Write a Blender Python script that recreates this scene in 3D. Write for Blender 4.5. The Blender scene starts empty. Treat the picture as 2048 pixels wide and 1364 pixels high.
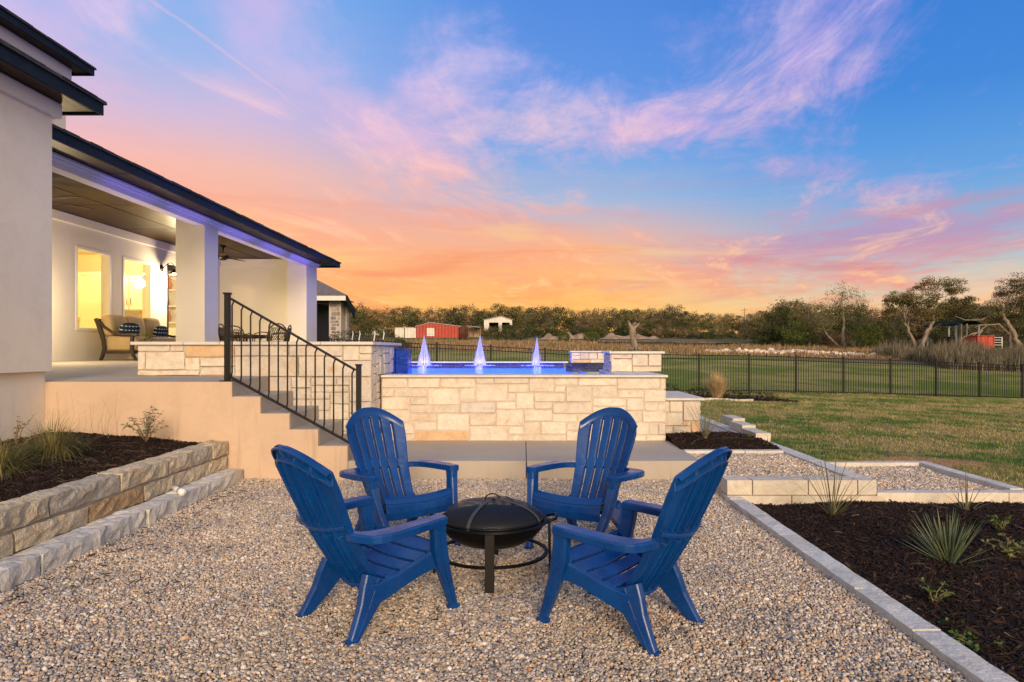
import bpy, math, random
import numpy as np
from mathutils import Vector, Matrix, Euler
random.seed(7); np.random.seed(7)
R = math.radians
S = bpy.context.scene
COL = S.collection
CZ = 1.4                     # eye height above the gravel
F = 1365.0                   # focal length in photograph pixels

def at(u, y, Y):
    """point of the place seen at photograph pixel (u, y), Y metres away"""
    return ((u-1045)*Y/F, Y, CZ-(y-700)*Y/F)

# ------------------------------------------------------------ camera, sky, sun
cam = bpy.data.cameras.new('camera'); camo = bpy.data.objects.new('camera', cam)
COL.objects.link(camo); S.camera = camo
cam.sensor_width = 36; cam.lens = F/2048*36
cam.shift_x = -21/2048; cam.shift_y = 18/2048
cam.clip_start = .05; cam.clip_end = 5000
camo.location = (0, 0, CZ); camo.rotation_euler = (R(90), 0, 0)
S.view_settings.view_transform = 'Standard'; S.view_settings.look = 'None'
S.view_settings.gamma = 1; S.view_settings.exposure = .16
S.view_settings.use_curve_mapping = False
S.render.engine = 'CYCLES'
S.cycles.max_bounces = 8; S.cycles.transparent_max_bounces = 24
S.cycles.diffuse_bounces = 4; S.cycles.glossy_bounces = 3
S.cycles.sample_clamp_indirect = 4

def srgb(r, g, b):
    f = lambda c: c/12.92 if c <= .04045 else ((c+.055)/1.055)**2.4
    return (f(r/255), f(g/255), f(b/255), 1)

class NT:
    """small node-tree writer"""
    def __init__(s, tree): s.t = tree; s.n = tree.nodes; s.l = tree.links
    def new(s, typ, **kw):
        n = s.n.new(typ)
        for k, v in kw.items():
            if k == 'inp':
                for i, val in v.items(): s.set(n, i, val)
            else: setattr(n, k, v)
        return n
    def set(s, n, i, val):
        sock = n.inputs[i]
        if isinstance(val, bpy.types.NodeSocket): s.l.new(val, sock)
        elif isinstance(val, bpy.types.Node): s.l.new(val.outputs[0], sock)
        else: sock.default_value = val
    def math(s, op, a, b=0.0, c=None, clamp=False):
        n = s.new('ShaderNodeMath', operation=op, use_clamp=clamp)
        s.set(n, 0, a); s.set(n, 1, b)
        if c is not None: s.set(n, 2, c)
        return n.outputs[0]
    def mix(s, f, a, b, mode='MIX'):
        n = s.new('ShaderNodeMix', data_type='RGBA', blend_type=mode)
        s.set(n, 0, f); s.set(n, 6, a); s.set(n, 7, b)
        return n.outputs[2]
    def ramp(s, f, pts, interp='LINEAR'):
        n = s.new('ShaderNodeValToRGB'); s.set(n, 0, f)
        cr = n.color_ramp; cr.interpolation = interp
        while len(cr.elements) < len(pts): cr.elements.new(.5)
        for e, (p, c) in zip(cr.elements, pts):
            e.position = p
            e.color = c if hasattr(c, '__len__') and len(c) == 4 else ((c, c, c, 1) if not hasattr(c, '__len__') else (*c, 1))
        return n.outputs[0]
    def smooth(s, f, a, b, lo=0.0, hi=1.0):
        n = s.new('ShaderNodeMapRange', interpolation_type='SMOOTHSTEP')
        s.set(n, 0, f); s.set(n, 1, a); s.set(n, 2, b); s.set(n, 3, lo); s.set(n, 4, hi)
        return n.outputs[0]
    def vec(s, x, y, z):
        n = s.new('ShaderNodeCombineXYZ'); s.set(n, 0, x); s.set(n, 1, y); s.set(n, 2, z); return n.outputs[0]
    def noise(s, vec, scale, detail=4.0, rough=.55, dist=0.0, out=0):
        n = s.new('ShaderNodeTexNoise')
        if vec is not None: s.set(n, 'Vector', vec)
        s.set(n, 'Scale', scale); s.set(n, 'Detail', detail); s.set(n, 'Roughness', rough); s.set(n, 'Distortion', dist)
        return n.outputs[out]

def build_world():
    w = bpy.data.worlds.new('World'); S.world = w; w.use_nodes = True
    t = NT(w.node_tree); t.n.clear()
    out = t.new('ShaderNodeOutputWorld'); bg = t.new('ShaderNodeBackground')
    t.l.new(bg.outputs[0], out.inputs[0])
    tc = t.new('ShaderNodeTexCoord')
    sp = t.new('ShaderNodeSeparateXYZ'); t.set(sp, 0, tc.outputs['Generated'])
    x, y, z = sp.outputs
    h = t.math('SQRT', t.math('ADD', t.math('MULTIPLY', x, x), t.math('MULTIPLY', y, y)))
    h = t.math('MAXIMUM', h, .001)
    p = t.math('DIVIDE', x, h)                       # -1 left .. 1 right, continuous behind
    q = t.math('DIVIDE', y, h)                       # 1 ahead .. -1 behind
    zz = t.math('MAXIMUM', z, 0.0)
    # clear sky: left, middle, right of the sunset
    Lr = t.ramp(zz, [(0, srgb(250,160,70)), (.05, srgb(252,180,90)), (.12, srgb(250,174,108)), (.18, srgb(246,170,132)), (.24, srgb(240,182,164)),
                     (.30, srgb(204,182,212)), (.36, srgb(160,180,228)), (.46, srgb(122,172,232)), (1, srgb(92,145,212))])
    Cr = t.ramp(zz, [(0, srgb(252,156,60)), (.055, srgb(255,190,92)), (.115, srgb(252,178,108)), (.165, srgb(228,172,150)), (.21, srgb(166,178,206)),
                     (.27, srgb(120,164,222)), (.36, srgb(98,146,222)), (.5, srgb(78,130,214)), (1, srgb(70,120,200))])
    Rr = t.ramp(zz, [(0, srgb(240,180,110)), (.05, srgb(232,200,150)), (.10, srgb(192,190,184)), (.15, srgb(140,174,205)),
                     (.22, srgb(96,156,218)), (.32, srgb(66,132,212)), (.5, srgb(56,118,205)), (1, srgb(60,110,195))])
    base = t.mix(t.smooth(p, -.42, .06), Lr, Cr)
    base = t.mix(t.smooth(p, .05, .5), base, Rr)
    # clouds live on a plane far above, streaked along the wind
    den = t.math('ADD', t.math('ABSOLUTE', z), .035)
    cx = t.math('DIVIDE', x, den); cy = t.math('DIVIDE', y, den)
    th = R(11); c_, s_ = math.cos(th), math.sin(th)
    ax = t.math('SUBTRACT', t.math('MULTIPLY', cx, c_), t.math('MULTIPLY', cy, s_))
    ay = t.math('ADD', t.math('MULTIPLY', cx, s_), t.math('MULTIPLY', cy, c_))
    warp = t.noise(t.vec(t.math('MULTIPLY', ax, .5), t.math('MULTIPLY', ay, .35), 3.1), 1.0, 3, .5)
    wv = t.math('MULTIPLY', t.math('SUBTRACT', warp, .5), 1.7)
    axw = t.math('ADD', ax, wv)
    n1 = t.noise(t.vec(t.math('MULTIPLY', axw, .50), t.math('MULTIPLY', ay, .20), 4.4), 1.0, 9, .58, .35)
    n2 = t.noise(t.vec(t.math('MULTIPLY', axw, 1.9), t.math('MULTIPLY', ay, .60), 5.0), 1.0, 9, .68, .5)
    n3 = t.noise(t.vec(t.math('MULTIPLY', cx, 3.2), t.math('MULTIPLY', cy, 2.6), 9.0), 1.0, 8, .68, .5)
    d = t.math('ADD', t.math('MULTIPLY', n1, .58), t.math('MULTIPLY', n2, .38)); d = t.math('SUBTRACT', d, .04)
    d = t.math('ADD', d, t.math('MULTIPLY', n3, .22)); d = t.math('SUBTRACT', d, .03)
    # more cover at the left and along the lower sky
    cov = t.smooth(p, -.55, .45, .065, .0)
    cov = t.math('ADD', cov, t.smooth(zz, .22, .08, 0.0, .03))
    cov = t.math('ADD', cov, t.smooth(zz, .33, .55, 0.0, -.04))
    # broad banks and gaps of this evening's cloud: (azimuth, height, widths, strength)
    for (p0, z0, sp_, sz_, am) in ((.40,.39,.09,.06,.075), (.27,.31,.17,.035,.085), (.37,.245,.07,.022,.08), (.08,.42,.09,.05,-.09), (.16,.235,.10,.025,-.12),
                                   (.53,.27,.10,.05,-.05), (-.455,.37,.05,.07,-.17), (-.31,.29,.05,.04,-.14), (-.40,.27,.03,.02,-.06), (-.20,.38,.03,.05,-.09), (-.14,.34,.10,.06,.06), (.46,.145,.16,.028,.11),
                                   (-.03,.19,.12,.03,.05), (-.36,.42,.05,.04,.05), (.30,.17,.08,.02,-.07), (.45,.34,.05,.03,.05), (.20,.44,.05,.03,.06), (.52,.20,.12,.02,.03), (-.22,.44,.06,.03,-.07)):
        a_ = t.math('DIVIDE', t.math('SUBTRACT', p, p0), sp_); b_ = t.math('DIVIDE', t.math('SUBTRACT', z, z0), sz_)
        r2 = t.math('ADD', t.math('MULTIPLY', a_, a_), t.math('MULTIPLY', b_, b_))
        cov = t.math('ADD', cov, t.math('MULTIPLY', t.math('EXPONENT', t.math('MULTIPLY', r2, -1.0)), am*.8))
    d = t.math('ADD', d, cov)
    m = t.smooth(d, .495, .675)
    cl = t.ramp(zz, [(0, srgb(255,158,62)), (.055, srgb(254,172,84)), (.10, srgb(250,166,98)), (.16, srgb(249,164,124)),
                     (.23, srgb(249,178,160)), (.29, srgb(228,184,208)), (.38, srgb(200,184,228)), (.55, srgb(178,172,224)), (1, srgb(150,150,210))])
    clr = t.ramp(zz, [(0, srgb(246,160,100)), (.06, srgb(244,150,104)), (.10, srgb(228,140,136)), (.15, srgb(176,140,178)),
                      (.22, srgb(196,158,206)), (.32, srgb(190,160,224)), (.5, srgb(170,156,226)), (1, srgb(140,140,205))])
    clc = t.mix(t.smooth(p, .05, .42), cl, clr)
    hl = t.smooth(n2, .50, .68)
    clc = t.mix(t.math('MULTIPLY', hl, .75), clc, t.ramp(zz, [(.05, srgb(255,206,130)), (.16, srgb(255,196,156)), (.26, srgb(252,200,190)), (.4, srgb(226,202,232))]))
    dk = t.math('MULTIPLY', t.smooth(n2, .47, .36), t.smooth(zz, .34, .2))
    clc = t.mix(t.math('MULTIPLY', dk, .85), clc, t.mix(t.smooth(p, -.1, .3), srgb(242,140,118), srgb(186,134,168)))
    sky = t.mix(t.math('MULTIPLY', m, .92), base, clc)
    # lower streaks, close to the horizon, long and thin
    n4 = t.noise(t.vec(t.math('MULTIPLY', p, 2.0), t.math('MULTIPLY', z, 17), 2.0), 1.0, 6, .6, .6)
    st = t.math('MULTIPLY', t.smooth(n4, .50, .66), t.smooth(zz, .26, .10))
    stc = t.mix(t.smooth(p, .05, .35), srgb(240,134,84), srgb(206,124,132))
    sky = t.mix(t.math('MULTIPLY', st, .75), sky, stc)
    n5 = t.noise(t.vec(t.math('MULTIPLY', p, 2.3), t.math('MULTIPLY', z, 20), 7.0), 1.0, 6, .6, .6)
    st = t.math('MULTIPLY', t.smooth(n5, .52, .68), t.smooth(zz, .28, .10))
    sky = t.mix(t.math('MULTIPLY', st, .55), sky, t.mix(t.smooth(p, .1, .4), srgb(255,206,122), srgb(244,196,160)))
    # thin old contrails: narrow lines on the cloud plane
    for (off, wd, a0, a1, st_) in ((-1.30, .0065, .6, 2.0, .28), (-.74, .008, 1.9, 2.6, .2)):
        ln = t.math('ABSOLUTE', t.math('ADD', t.math('SUBTRACT', ax, off), t.math('MULTIPLY', t.math('SUBTRACT', n3, .5), .06)))
        lm = t.math('MULTIPLY', t.smooth(ln, wd*2, wd*.2), t.math('MULTIPLY', t.smooth(ay, a0, a0+.5), t.smooth(ay, a1+.6, a1)))
        sky = t.mix(t.math('MULTIPLY', lm, st_), sky, srgb(244,190,206))
    # away from the sunset the low sky turns to plain dusk haze
    back = t.ramp(zz, [(0, srgb(250,216,180)), (.2, srgb(238,212,190)), (.5, srgb(196,194,198)), (1, srgb(115,148,195))])
    sky = t.mix(t.math('MULTIPLY', t.smooth(q, .62, -.1), .95), sky, back)
    nis = t.new('ShaderNodeTexSky', sky_type='NISHITA', sun_disc=False)
    nis.sun_elevation = R(14); nis.sun_rotation = R(170)
    hs = t.new('ShaderNodeHueSaturation'); t.set(hs, 'Saturation', 1.03); t.set(hs, 'Value', .90); t.set(hs, 'Color', sky)
    add = t.mix(.012, hs.outputs[0], nis.outputs[0], 'ADD')
    t.set(bg, 0, add); t.set(bg, 1, 1.0)
build_world()

sun = bpy.data.lights.new('sun', 'SUN'); so = bpy.data.objects.new('sun', sun); COL.objects.link(so)
sun.energy = 3.3; sun.color = (1.0, .76, .52); sun.angle = R(22)
sd = Vector((.16, -.95, .30)).normalized()
so.rotation_euler = sd.to_track_quat('Z', 'Y').to_euler()
so.location = sd*30

# ------------------------------------------------------------ helpers
def tag(o, label=None, cat=None, group=None, kind=None):
    if label: o['label'] = label
    if cat: o['category'] = cat
    if group: o['group'] = group
    if kind: o['kind'] = kind
    return o
def empty(name, loc=(0,0,0), rz=0.0, label=None, cat=None, group=None):
    o = bpy.data.objects.new(name, None); COL.objects.link(o)
    o.empty_display_size = .1; o.location = loc; o.rotation_euler = (0,0,rz)
    return tag(o, label, cat, group)
def copy_tree(o, parent=None):
    c = o.copy(); COL.objects.link(c); c.parent = parent
    for ch in [k for k in KIDS.get(o.name, [])]:
        cc = copy_tree(ch, c); KIDS.setdefault(c.name, []).append(cc)
    return c
KIDS = {}
class MB:
    """collects geometry, then links it as one mesh object"""
    def __init__(s): s.v = []; s.f = []; s.sm = []
    def add(s, v, f, smooth=False):
        b = len(s.v); s.v += [tuple(p) for p in v]; s.f += [tuple(i+b for i in q) for q in f]; s.sm += [smooth]*len(f)
    def box(s, x0, y0, z0, x1, y1, z1):
        if x0 > x1: x0, x1 = x1, x0
        if y0 > y1: y0, y1 = y1, y0
        if z0 > z1: z0, z1 = z1, z0
        s.add([(x0,y0,z0),(x1,y0,z0),(x1,y1,z0),(x0,y1,z0),(x0,y0,z1),(x1,y0,z1),(x1,y1,z1),(x0,y1,z1)],
              [(0,3,2,1),(4,5,6,7),(0,1,5,4),(1,2,6,5),(2,3,7,6),(3,0,4,7)])
    def bbox(s, x0, y0, z0, x1, y1, z1, b=.006):
        """box with chamfered edges"""
        cx, cy, cz = (x0+x1)/2, (y0+y1)/2, (z0+z1)/2
        hx, hy, hz = abs(x1-x0)/2, abs(y1-y0)/2, abs(z1-z0)/2
        b = min(b, hx*.45, hy*.45, hz*.45)
        v = []; idx = {}
        for sx in (-1,1):
            for sy in (-1,1):
                for sz in (-1,1):
                    for ax in range(3):
                        q = [sx*(hx-b), sy*(hy-b), sz*(hz-b)]
                        q[ax] = (sx*hx, sy*hy, sz*hz)[ax]
                        idx[(sx,sy,sz,ax)] = len(v); v.append((cx+q[0], cy+q[1], cz+q[2]))
        f = []
        for sg in (-1,1):
            f.append([idx[(sg,a,c,0)] for a, c in ((-1,-1),(1,-1),(1,1),(-1,1))][::sg])
            f.append([idx[(a,sg,c,1)] for a, c in ((-1,-1),(1,-1),(1,1),(-1,1))][::-sg])
            f.append([idx[(a,c,sg,2)] for a, c in ((-1,-1),(1,-1),(1,1),(-1,1))][::sg])
        for a in (-1,1):
            for c in (-1,1):
                f.append([idx[(a,c,-1,0)], idx[(a,c,1,0)], idx[(a,c,1,1)], idx[(a,c,-1,1)]][::-a*c])
                f.append([idx[(a,-1,c,0)], idx[(a,1,c,0)], idx[(a,1,c,2)], idx[(a,-1,c,2)]][::a*c])
                f.append([idx[(-1,a,c,1)], idx[(1,a,c,1)], idx[(1,a,c,2)], idx[(-1,a,c,2)]][::-a*c])
                for d in (-1,1):
                    f.append([idx[(a,c,d,0)], idx[(a,c,d,1)], idx[(a,c,d,2)]][::a*c*d])
        s.add(v, f)
    def prism(s, pts, axis, a0, a1):
        """polygon pts (2D) extruded along axis 'x','y' or 'z'"""
        n = len(pts)
        def P(p, a): return {'x': (a, p[0], p[1]), 'y': (p[0], a, p[1]), 'z': (p[0], p[1], a)}[axis]
        v = [P(p, a0) for p in pts]+[P(p, a1) for p in pts]
        f = [tuple(range(n)), tuple(range(2*n-1, n-1, -1))]
        f += [(i, i+n, (i+1) % n+n, (i+1) % n) for i in range(n)]
        s.add(v, f)
    def tube(s, pts, radii, n=6, cap=True, smooth=True, flat=1.0):
        pts = [Vector(p) for p in pts]
        if not hasattr(radii, '__len__'): radii = [radii]*len(pts)
        rings = []; up = None
        for i, p in enumerate(pts):
            d = (pts[min(i+1, len(pts)-1)]-pts[max(i-1, 0)])
            if d.length < 1e-9: d = Vector((0,0,1))
            d.normalize()
            if up is None: up = Vector((0,0,1)) if abs(d.z) < .9 else Vector((1,0,0))
            a = d.cross(up)
            if a.length < 1e-6: a = d.cross(Vector((1,.3,0)))
            a.normalize(); b = a.cross(d).normalized(); up = b
            rings.append([p+(a*math.cos(2*math.pi*k/n)+b*math.sin(2*math.pi*k/n)*flat)*radii[i] for k in range(n)])
        v = [q for r in rings for q in r]; f = []
        for i in range(len(rings)-1):
            for k in range(n):
                k2 = (k+1) % n
                f.append((i*n+k, (i+1)*n+k, (i+1)*n+k2, i*n+k2))
        if cap:
            f.append(tuple(range(n))); f.append(tuple(range((len(rings)-1)*n+n-1, (len(rings)-1)*n-1, -1)))
        s.add(v, f, smooth)
    def lathe(s, prof, n=32, c=(0,0,0), smooth=True, cap=False):
        v = []; f = []
        for (r, z) in prof:
            for k in range(n):
                a = 2*math.pi*k/n; v.append((c[0]+r*math.cos(a), c[1]+r*math.sin(a), c[2]+z))
        for i in range(len(prof)-1):
            for k in range(n):
                k2 = (k+1) % n; f.append((i*n+k, i*n+k2, (i+1)*n+k2, (i+1)*n+k))
        if cap: f.append(tuple(range(n-1, -1, -1))); f.append(tuple(range((len(prof)-1)*n, len(prof)*n)))
        s.add(v, f, smooth)
    def sweep(s, pts, wd, smooth=False, side=Vector((1,0,0)), b=.22):
        """rounded rectangular section (w across, h in the bend plane) along pts"""
        pts = [Vector(p) for p in pts]; rings = []
        for i, p in enumerate(pts):
            d = (pts[min(i+1, len(pts)-1)]-pts[max(i-1, 0)]).normalized()
            nrm = side.cross(d).normalized(); sd_ = d.cross(nrm).normalized()
            w, h = wd[i][0]/2, wd[i][1]/2; c = b*min(w, h)
            sec = [(-w+c,-h),(w-c,-h),(w,-h+c),(w,h-c),(w-c,h),(-w+c,h),(-w,h-c),(-w,-h+c)]
            rings.append([p+sd_*a+nrm*q for a, q in sec])
        v = [q for r in rings for q in r]; f = []
        for i in range(len(rings)-1):
            for k in range(8):
                k2 = (k+1) % 8; f.append((i*8+k, i*8+k2, (i+1)*8+k2, (i+1)*8+k))
        m = (len(rings)-1)*8
        f.append(tuple(range(7, -1, -1))); f.append(tuple(range(m, m+8)))
        s.add(v, f, smooth)
    def build(s, name, mat, parent=None, kind=None, bevel=0, world=False, recalc=True):
        v = s.v
        if world and parent is not None:
            l = parent.location; v = [(p[0]-l.x, p[1]-l.y, p[2]-l.z) for p in v]
        me = bpy.data.meshes.new(name); me.from_pydata(v, [], s.f); me.update()
        if recalc:
            import bmesh
            bm = bmesh.new(); bm.from_mesh(me); bmesh.ops.recalc_face_normals(bm, faces=bm.faces); bm.to_mesh(me); bm.free()
        me.polygons.foreach_set('use_smooth', s.sm)
        if mat: me.materials.append(mat)
        o = bpy.data.objects.new(name, me); COL.objects.link(o)
        if parent is not None: o.parent = parent; KIDS.setdefault(parent.name, []).append(o)
        if kind: o['kind'] = kind
        if bevel:
            md = o.modifiers.new('bevel', 'BEVEL'); md.width = bevel; md.segments = 2; md.limit_method = 'ANGLE'; md.angle_limit = R(40)
        return o
def npmesh(name, v, f, mat, parent=None, kind=None, smooth=False):
    """fast mesh from arrays; f is (n,3) or (n,4)"""
    v = np.asarray(v, dtype=np.float32); f = np.asarray(f, dtype=np.int32)
    me = bpy.data.meshes.new(name); k = f.shape[1]
    me.vertices.add(len(v)); me.vertices.foreach_set('co', v.ravel())
    me.loops.add(f.size); me.loops.foreach_set('vertex_index', f.ravel())
    me.polygons.add(len(f)); me.polygons.foreach_set('loop_start', np.arange(0, f.size, k, dtype=np.int32))
    if smooth: me.polygons.foreach_set('use_smooth', np.ones(len(f), dtype=bool))
    me.update(calc_edges=True)
    if mat: me.materials.append(mat)
    o = bpy.data.objects.new(name, me); COL.objects.link(o)
    if parent is not None: o.parent = parent; KIDS.setdefault(parent.name, []).append(o)
    if kind: o['kind'] = kind
    return o

# ------------------------------------------------------------ materials
def mat_base(name):
    m = bpy.data.materials.new(name); m.use_nodes = True
    t = NT(m.node_tree); b = m.node_tree.nodes['Principled BSDF']
    return m, t, b
def c4(c): return (*c, 1) if len(c) == 3 else c
def mat(name, col, rough=.6, col2=None, nscale=6, namt=1.0, lo=.35, hi=.65, bump=0.0, bscale=40, bdist=.01,
        rnd=None, metal=0.0, spec=.5, fine=None, stretch=None, detail=5, trans=0.0, hsvrnd=0.0):
    m, t, b = mat_base(name)
    g = t.new('ShaderNodeNewGeometry'); pos = g.outputs['Position']
    if stretch:
        vm = t.new('ShaderNodeVectorMath', operation='MULTIPLY'); t.set(vm, 0, pos); vm.inputs[1].default_value = stretch; pos = vm.outputs[0]
    c = c4(col)
    if col2: c = t.mix(t.math('MULTIPLY', t.smooth(t.noise(pos, nscale, detail), lo, hi), namt), c, c4(col2))
    if fine:
        fs, fa = fine
        fn = t.noise(pos, fs, 3, .6)
        c = t.mix(1.0, c, t.ramp(fn, [(.25, 1-fa), (.75, 1+fa)]), 'MULTIPLY')
    if rnd:                                            # list of (pos, colour) per object
        oi = t.new('ShaderNodeObjectInfo')
        c = t.mix(1.0, c, t.ramp(oi.outputs['Random'], rnd, 'CONSTANT' if len(rnd) > 3 else 'LINEAR'), 'MULTIPLY')
    t.set(b, 'Base Color', c); t.set(b, 'Roughness', rough); t.set(b, 'Metallic', metal)
    t.set(b, 'Specular IOR Level', spec)
    if bump:
        bn = t.new('ShaderNodeBump'); t.set(bn, 'Strength', bump); t.set(bn, 'Distance', bdist)
        t.set(bn, 'Height', t.noise(pos, bscale, 6, .65)); t.set(b, 'Normal', bn)
    if trans:
        t.set(b, 'Transmission Weight', trans)
    return m
M = {}
def stained(m, z0, z1, amt, col):
    """rain streaks and soil splash near the foot of a wall"""
    t = NT(m.node_tree); b = m.node_tree.nodes['Principled BSDF']; src = b.inputs['Base Color'].links[0].from_socket
    g = t.new('ShaderNodeNewGeometry'); sp = t.new('ShaderNodeSeparateXYZ'); t.set(sp, 0, g.outputs['Position'])
    v = t.vec(t.math('MULTIPLY', sp.outputs[0], 9.0), t.math('MULTIPLY', sp.outputs[1], 9.0), t.math('MULTIPLY', sp.outputs[2], .9))
    st = t.math('MULTIPLY', t.smooth(t.noise(v, 1.0, 5, .65, .3), .50, .72), t.smooth(sp.outputs[2], z1, z0))
    bl = t.math('MULTIPLY', t.smooth(t.noise(g.outputs['Position'], 3.2, 6, .7, .6), .46, .66), .35)
    k = t.math('MULTIPLY', t.math('MAXIMUM', st, bl), amt)
    t.set(b, 'Base Color', t.mix(k, src, c4(col)))
def limestone(name, base, warm, grey, orange_at=.86, bs=.45, mott=.5, bdist=.03):
    m, t, b = mat_base(name)
    g = t.new('ShaderNodeNewGeometry'); pos = g.outputs['Position']
    oi = t.new('ShaderNodeObjectInfo'); rn = oi.outputs['Random']
    off = t.new('ShaderNodeVectorMath', operation='ADD'); t.set(off, 0, pos)
    cb = t.vec(t.math('MULTIPLY', rn, 31.0), t.math('MULTIPLY', rn, 17.0), 0.0); t.set(off, 1, cb); pos = off.outputs[0]
    tone = t.ramp(rn, [(0, base), (.30, tuple(k*1.07 for k in base)), (.55, tuple(k*.93 for k in base)), (.72, grey), (orange_at-.06, base), (orange_at, warm)], 'CONSTANT')
    blot = t.smooth(t.noise(pos, 3.2, 5, .6, .4), .50, .72)
    c = t.mix(t.math('MULTIPLY', blot, mott), tone, c4(warm))
    c = t.mix(1.0, c, t.ramp(t.noise(pos, 9, 6, .7, .5), [(.3, 1-.35*mott), (.5, 1.0), (.7, 1+.25*mott)]), 'MULTIPLY')
    spots = t.smooth(t.noise(pos, 26, 3, .6), .66, .74)
    c = t.mix(t.math('MULTIPLY', spots, .35), c, c4(tuple(k*.55 for k in warm)))
    rust = t.math('MULTIPLY', t.smooth(t.noise(pos, 5.5, 5, .65, .5), .56, .68), t.smooth(t.math('FRACT', t.math('MULTIPLY', rn, 7.3)), .50, .75))
    c = t.mix(t.math('MULTIPLY', rust, .75), c, c4((.58,.34,.15)))
    c = t.mix(1.0, c, t.ramp(t.noise(pos, 60, 4, .6), [(.2, .86), (.8, 1.10)]), 'MULTIPLY')
    t.set(b, 'Base Color', c); t.set(b, 'Roughness', .85); t.set(b, 'Specular IOR Level', .25)
    bn = t.new('ShaderNodeBump'); t.set(bn, 'Strength', bs); t.set(bn, 'Distance', bdist)
    hgt = t.math('ADD', t.noise(pos, 14, 6, .6, .3), t.math('MULTIPLY', t.noise(pos, 70, 4, .6), .35))
    t.set(bn, 'Height', hgt); t.set(b, 'Normal', bn)
    return m
M['stone'] = limestone('cream_limestone', (.68,.60,.49), (.64,.44,.26), (.63,.56,.48), .965)
M['stone_old'] = limestone('weathered_limestone', (.64,.54,.38), (.50,.34,.18), (.54,.48,.38), .9, 1.0, .75, .05)
M['stone_blk'] = limestone('sawn_limestone', (.64,.57,.46), (.62,.46,.30), (.60,.55,.46), .93, .35)
M['mortar'] = mat('mortar', (.60,.50,.39), .95, (.52,.43,.33), 8, bump=.4, bscale=90)
M['mortar_old'] = mat('aged_mortar', (.33,.28,.22), .95, (.25,.21,.17), 8, bump=.4, bscale=90)
M['cap'] = mat('smooth_limestone_cap', (.66,.62,.56), .6, (.56,.52,.46), 5, .6, bump=.12, bscale=60, fine=(120,.05))
M['kerb'] = mat('kerb_limestone', (.68,.65,.58), .75, (.54,.50,.42), 2.6, .8, bump=.6, bscale=24, bdist=.03, fine=(40,.14))
M['kerb_side'] = mat('kerb_limestone_rough_side', (.58,.52,.42), .85, (.50,.40,.27), 5, .8, bump=.8, bscale=22, bdist=.02)
M['concrete'] = mat('concrete', (.40,.36,.31), .8, (.34,.30,.25), 1.6, .7, bump=.12, bscale=120, fine=(150,.06))
stained(M['concrete'], -1, 3, .6, (.27,.235,.19))
M['pad'] = mat('pad_concrete', (.45,.385,.31), .8, (.39,.33,.27), 1.1, .8, bump=.10, bscale=140, fine=(160,.05))
stained(M['pad'], -.1, .3, .5, (.31,.25,.19))
M['stucco_tan'] = mat('tan_stucco', (.62,.45,.31), .9, (.56,.41,.29), 1.3, .8, bump=.35, bscale=85, fine=(140,.05))
stained(M['stucco_tan'], .35, 1.15, .55, (.36,.25,.17))
M['stucco'] = mat('cream_stucco', (.84,.76,.63), .9, (.80,.72,.595), 1.3, .8, bump=.35, bscale=85, fine=(140,.04))
stained(M['stucco'], .3, 1.6, .30, (.44,.39,.31))
M['stucco_white'] = mat('white_stucco', (.70,.66,.60), .9, (.66,.62,.55), 1.5, .7, bump=.25, bscale=85)
M['trim'] = mat('pale_trim_stucco', (.72,.67,.63), .8, bump=.12, bscale=80)
M['fascia'] = mat('dark_navy_fascia', (.008,.016,.028), .8, (.012,.022,.036), 4, spec=.2, bump=.08, bscale=60)
M['shingle'] = mat('charcoal_roof_shingle', (.035,.034,.036), .95, (.06,.058,.056), 20, bump=.6, bscale=80)
M['shingle2'] = mat('grey_roof_shingle', (.12,.10,.105), .95, (.17,.145,.15), 6, bump=.6, bscale=60)
M['black'] = mat('black_powder_coat', (.006,.005,.005), .5, (.010,.008,.007), 30, .5, spec=.25)
M['bronze'] = mat('dark_bronze_paint', (.010,.0075,.0055), .42, spec=.3)
M['pit'] = mat('black_enamel', (.003,.0027,.0027), .42, (.005,.0045,.0045), 14, .8, spec=.2, bump=.08, bscale=70)
M['bark'] = mat('pale_oak_bark', (.30,.235,.165), .95, (.17,.13,.095), 5, 1, bump=.8, bscale=22, bdist=.04, stretch=(1,1,.35))
M['bark_dark'] = mat('dark_bark', (.15,.12,.09), .95, (.08,.065,.05), 5, 1, bump=.8, bscale=22, bdist=.04)
M['white'] = mat('white_paint', (.78,.77,.74), .5)
M['pvc'] = mat('white_pvc', (.78,.78,.76), .4)

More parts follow.
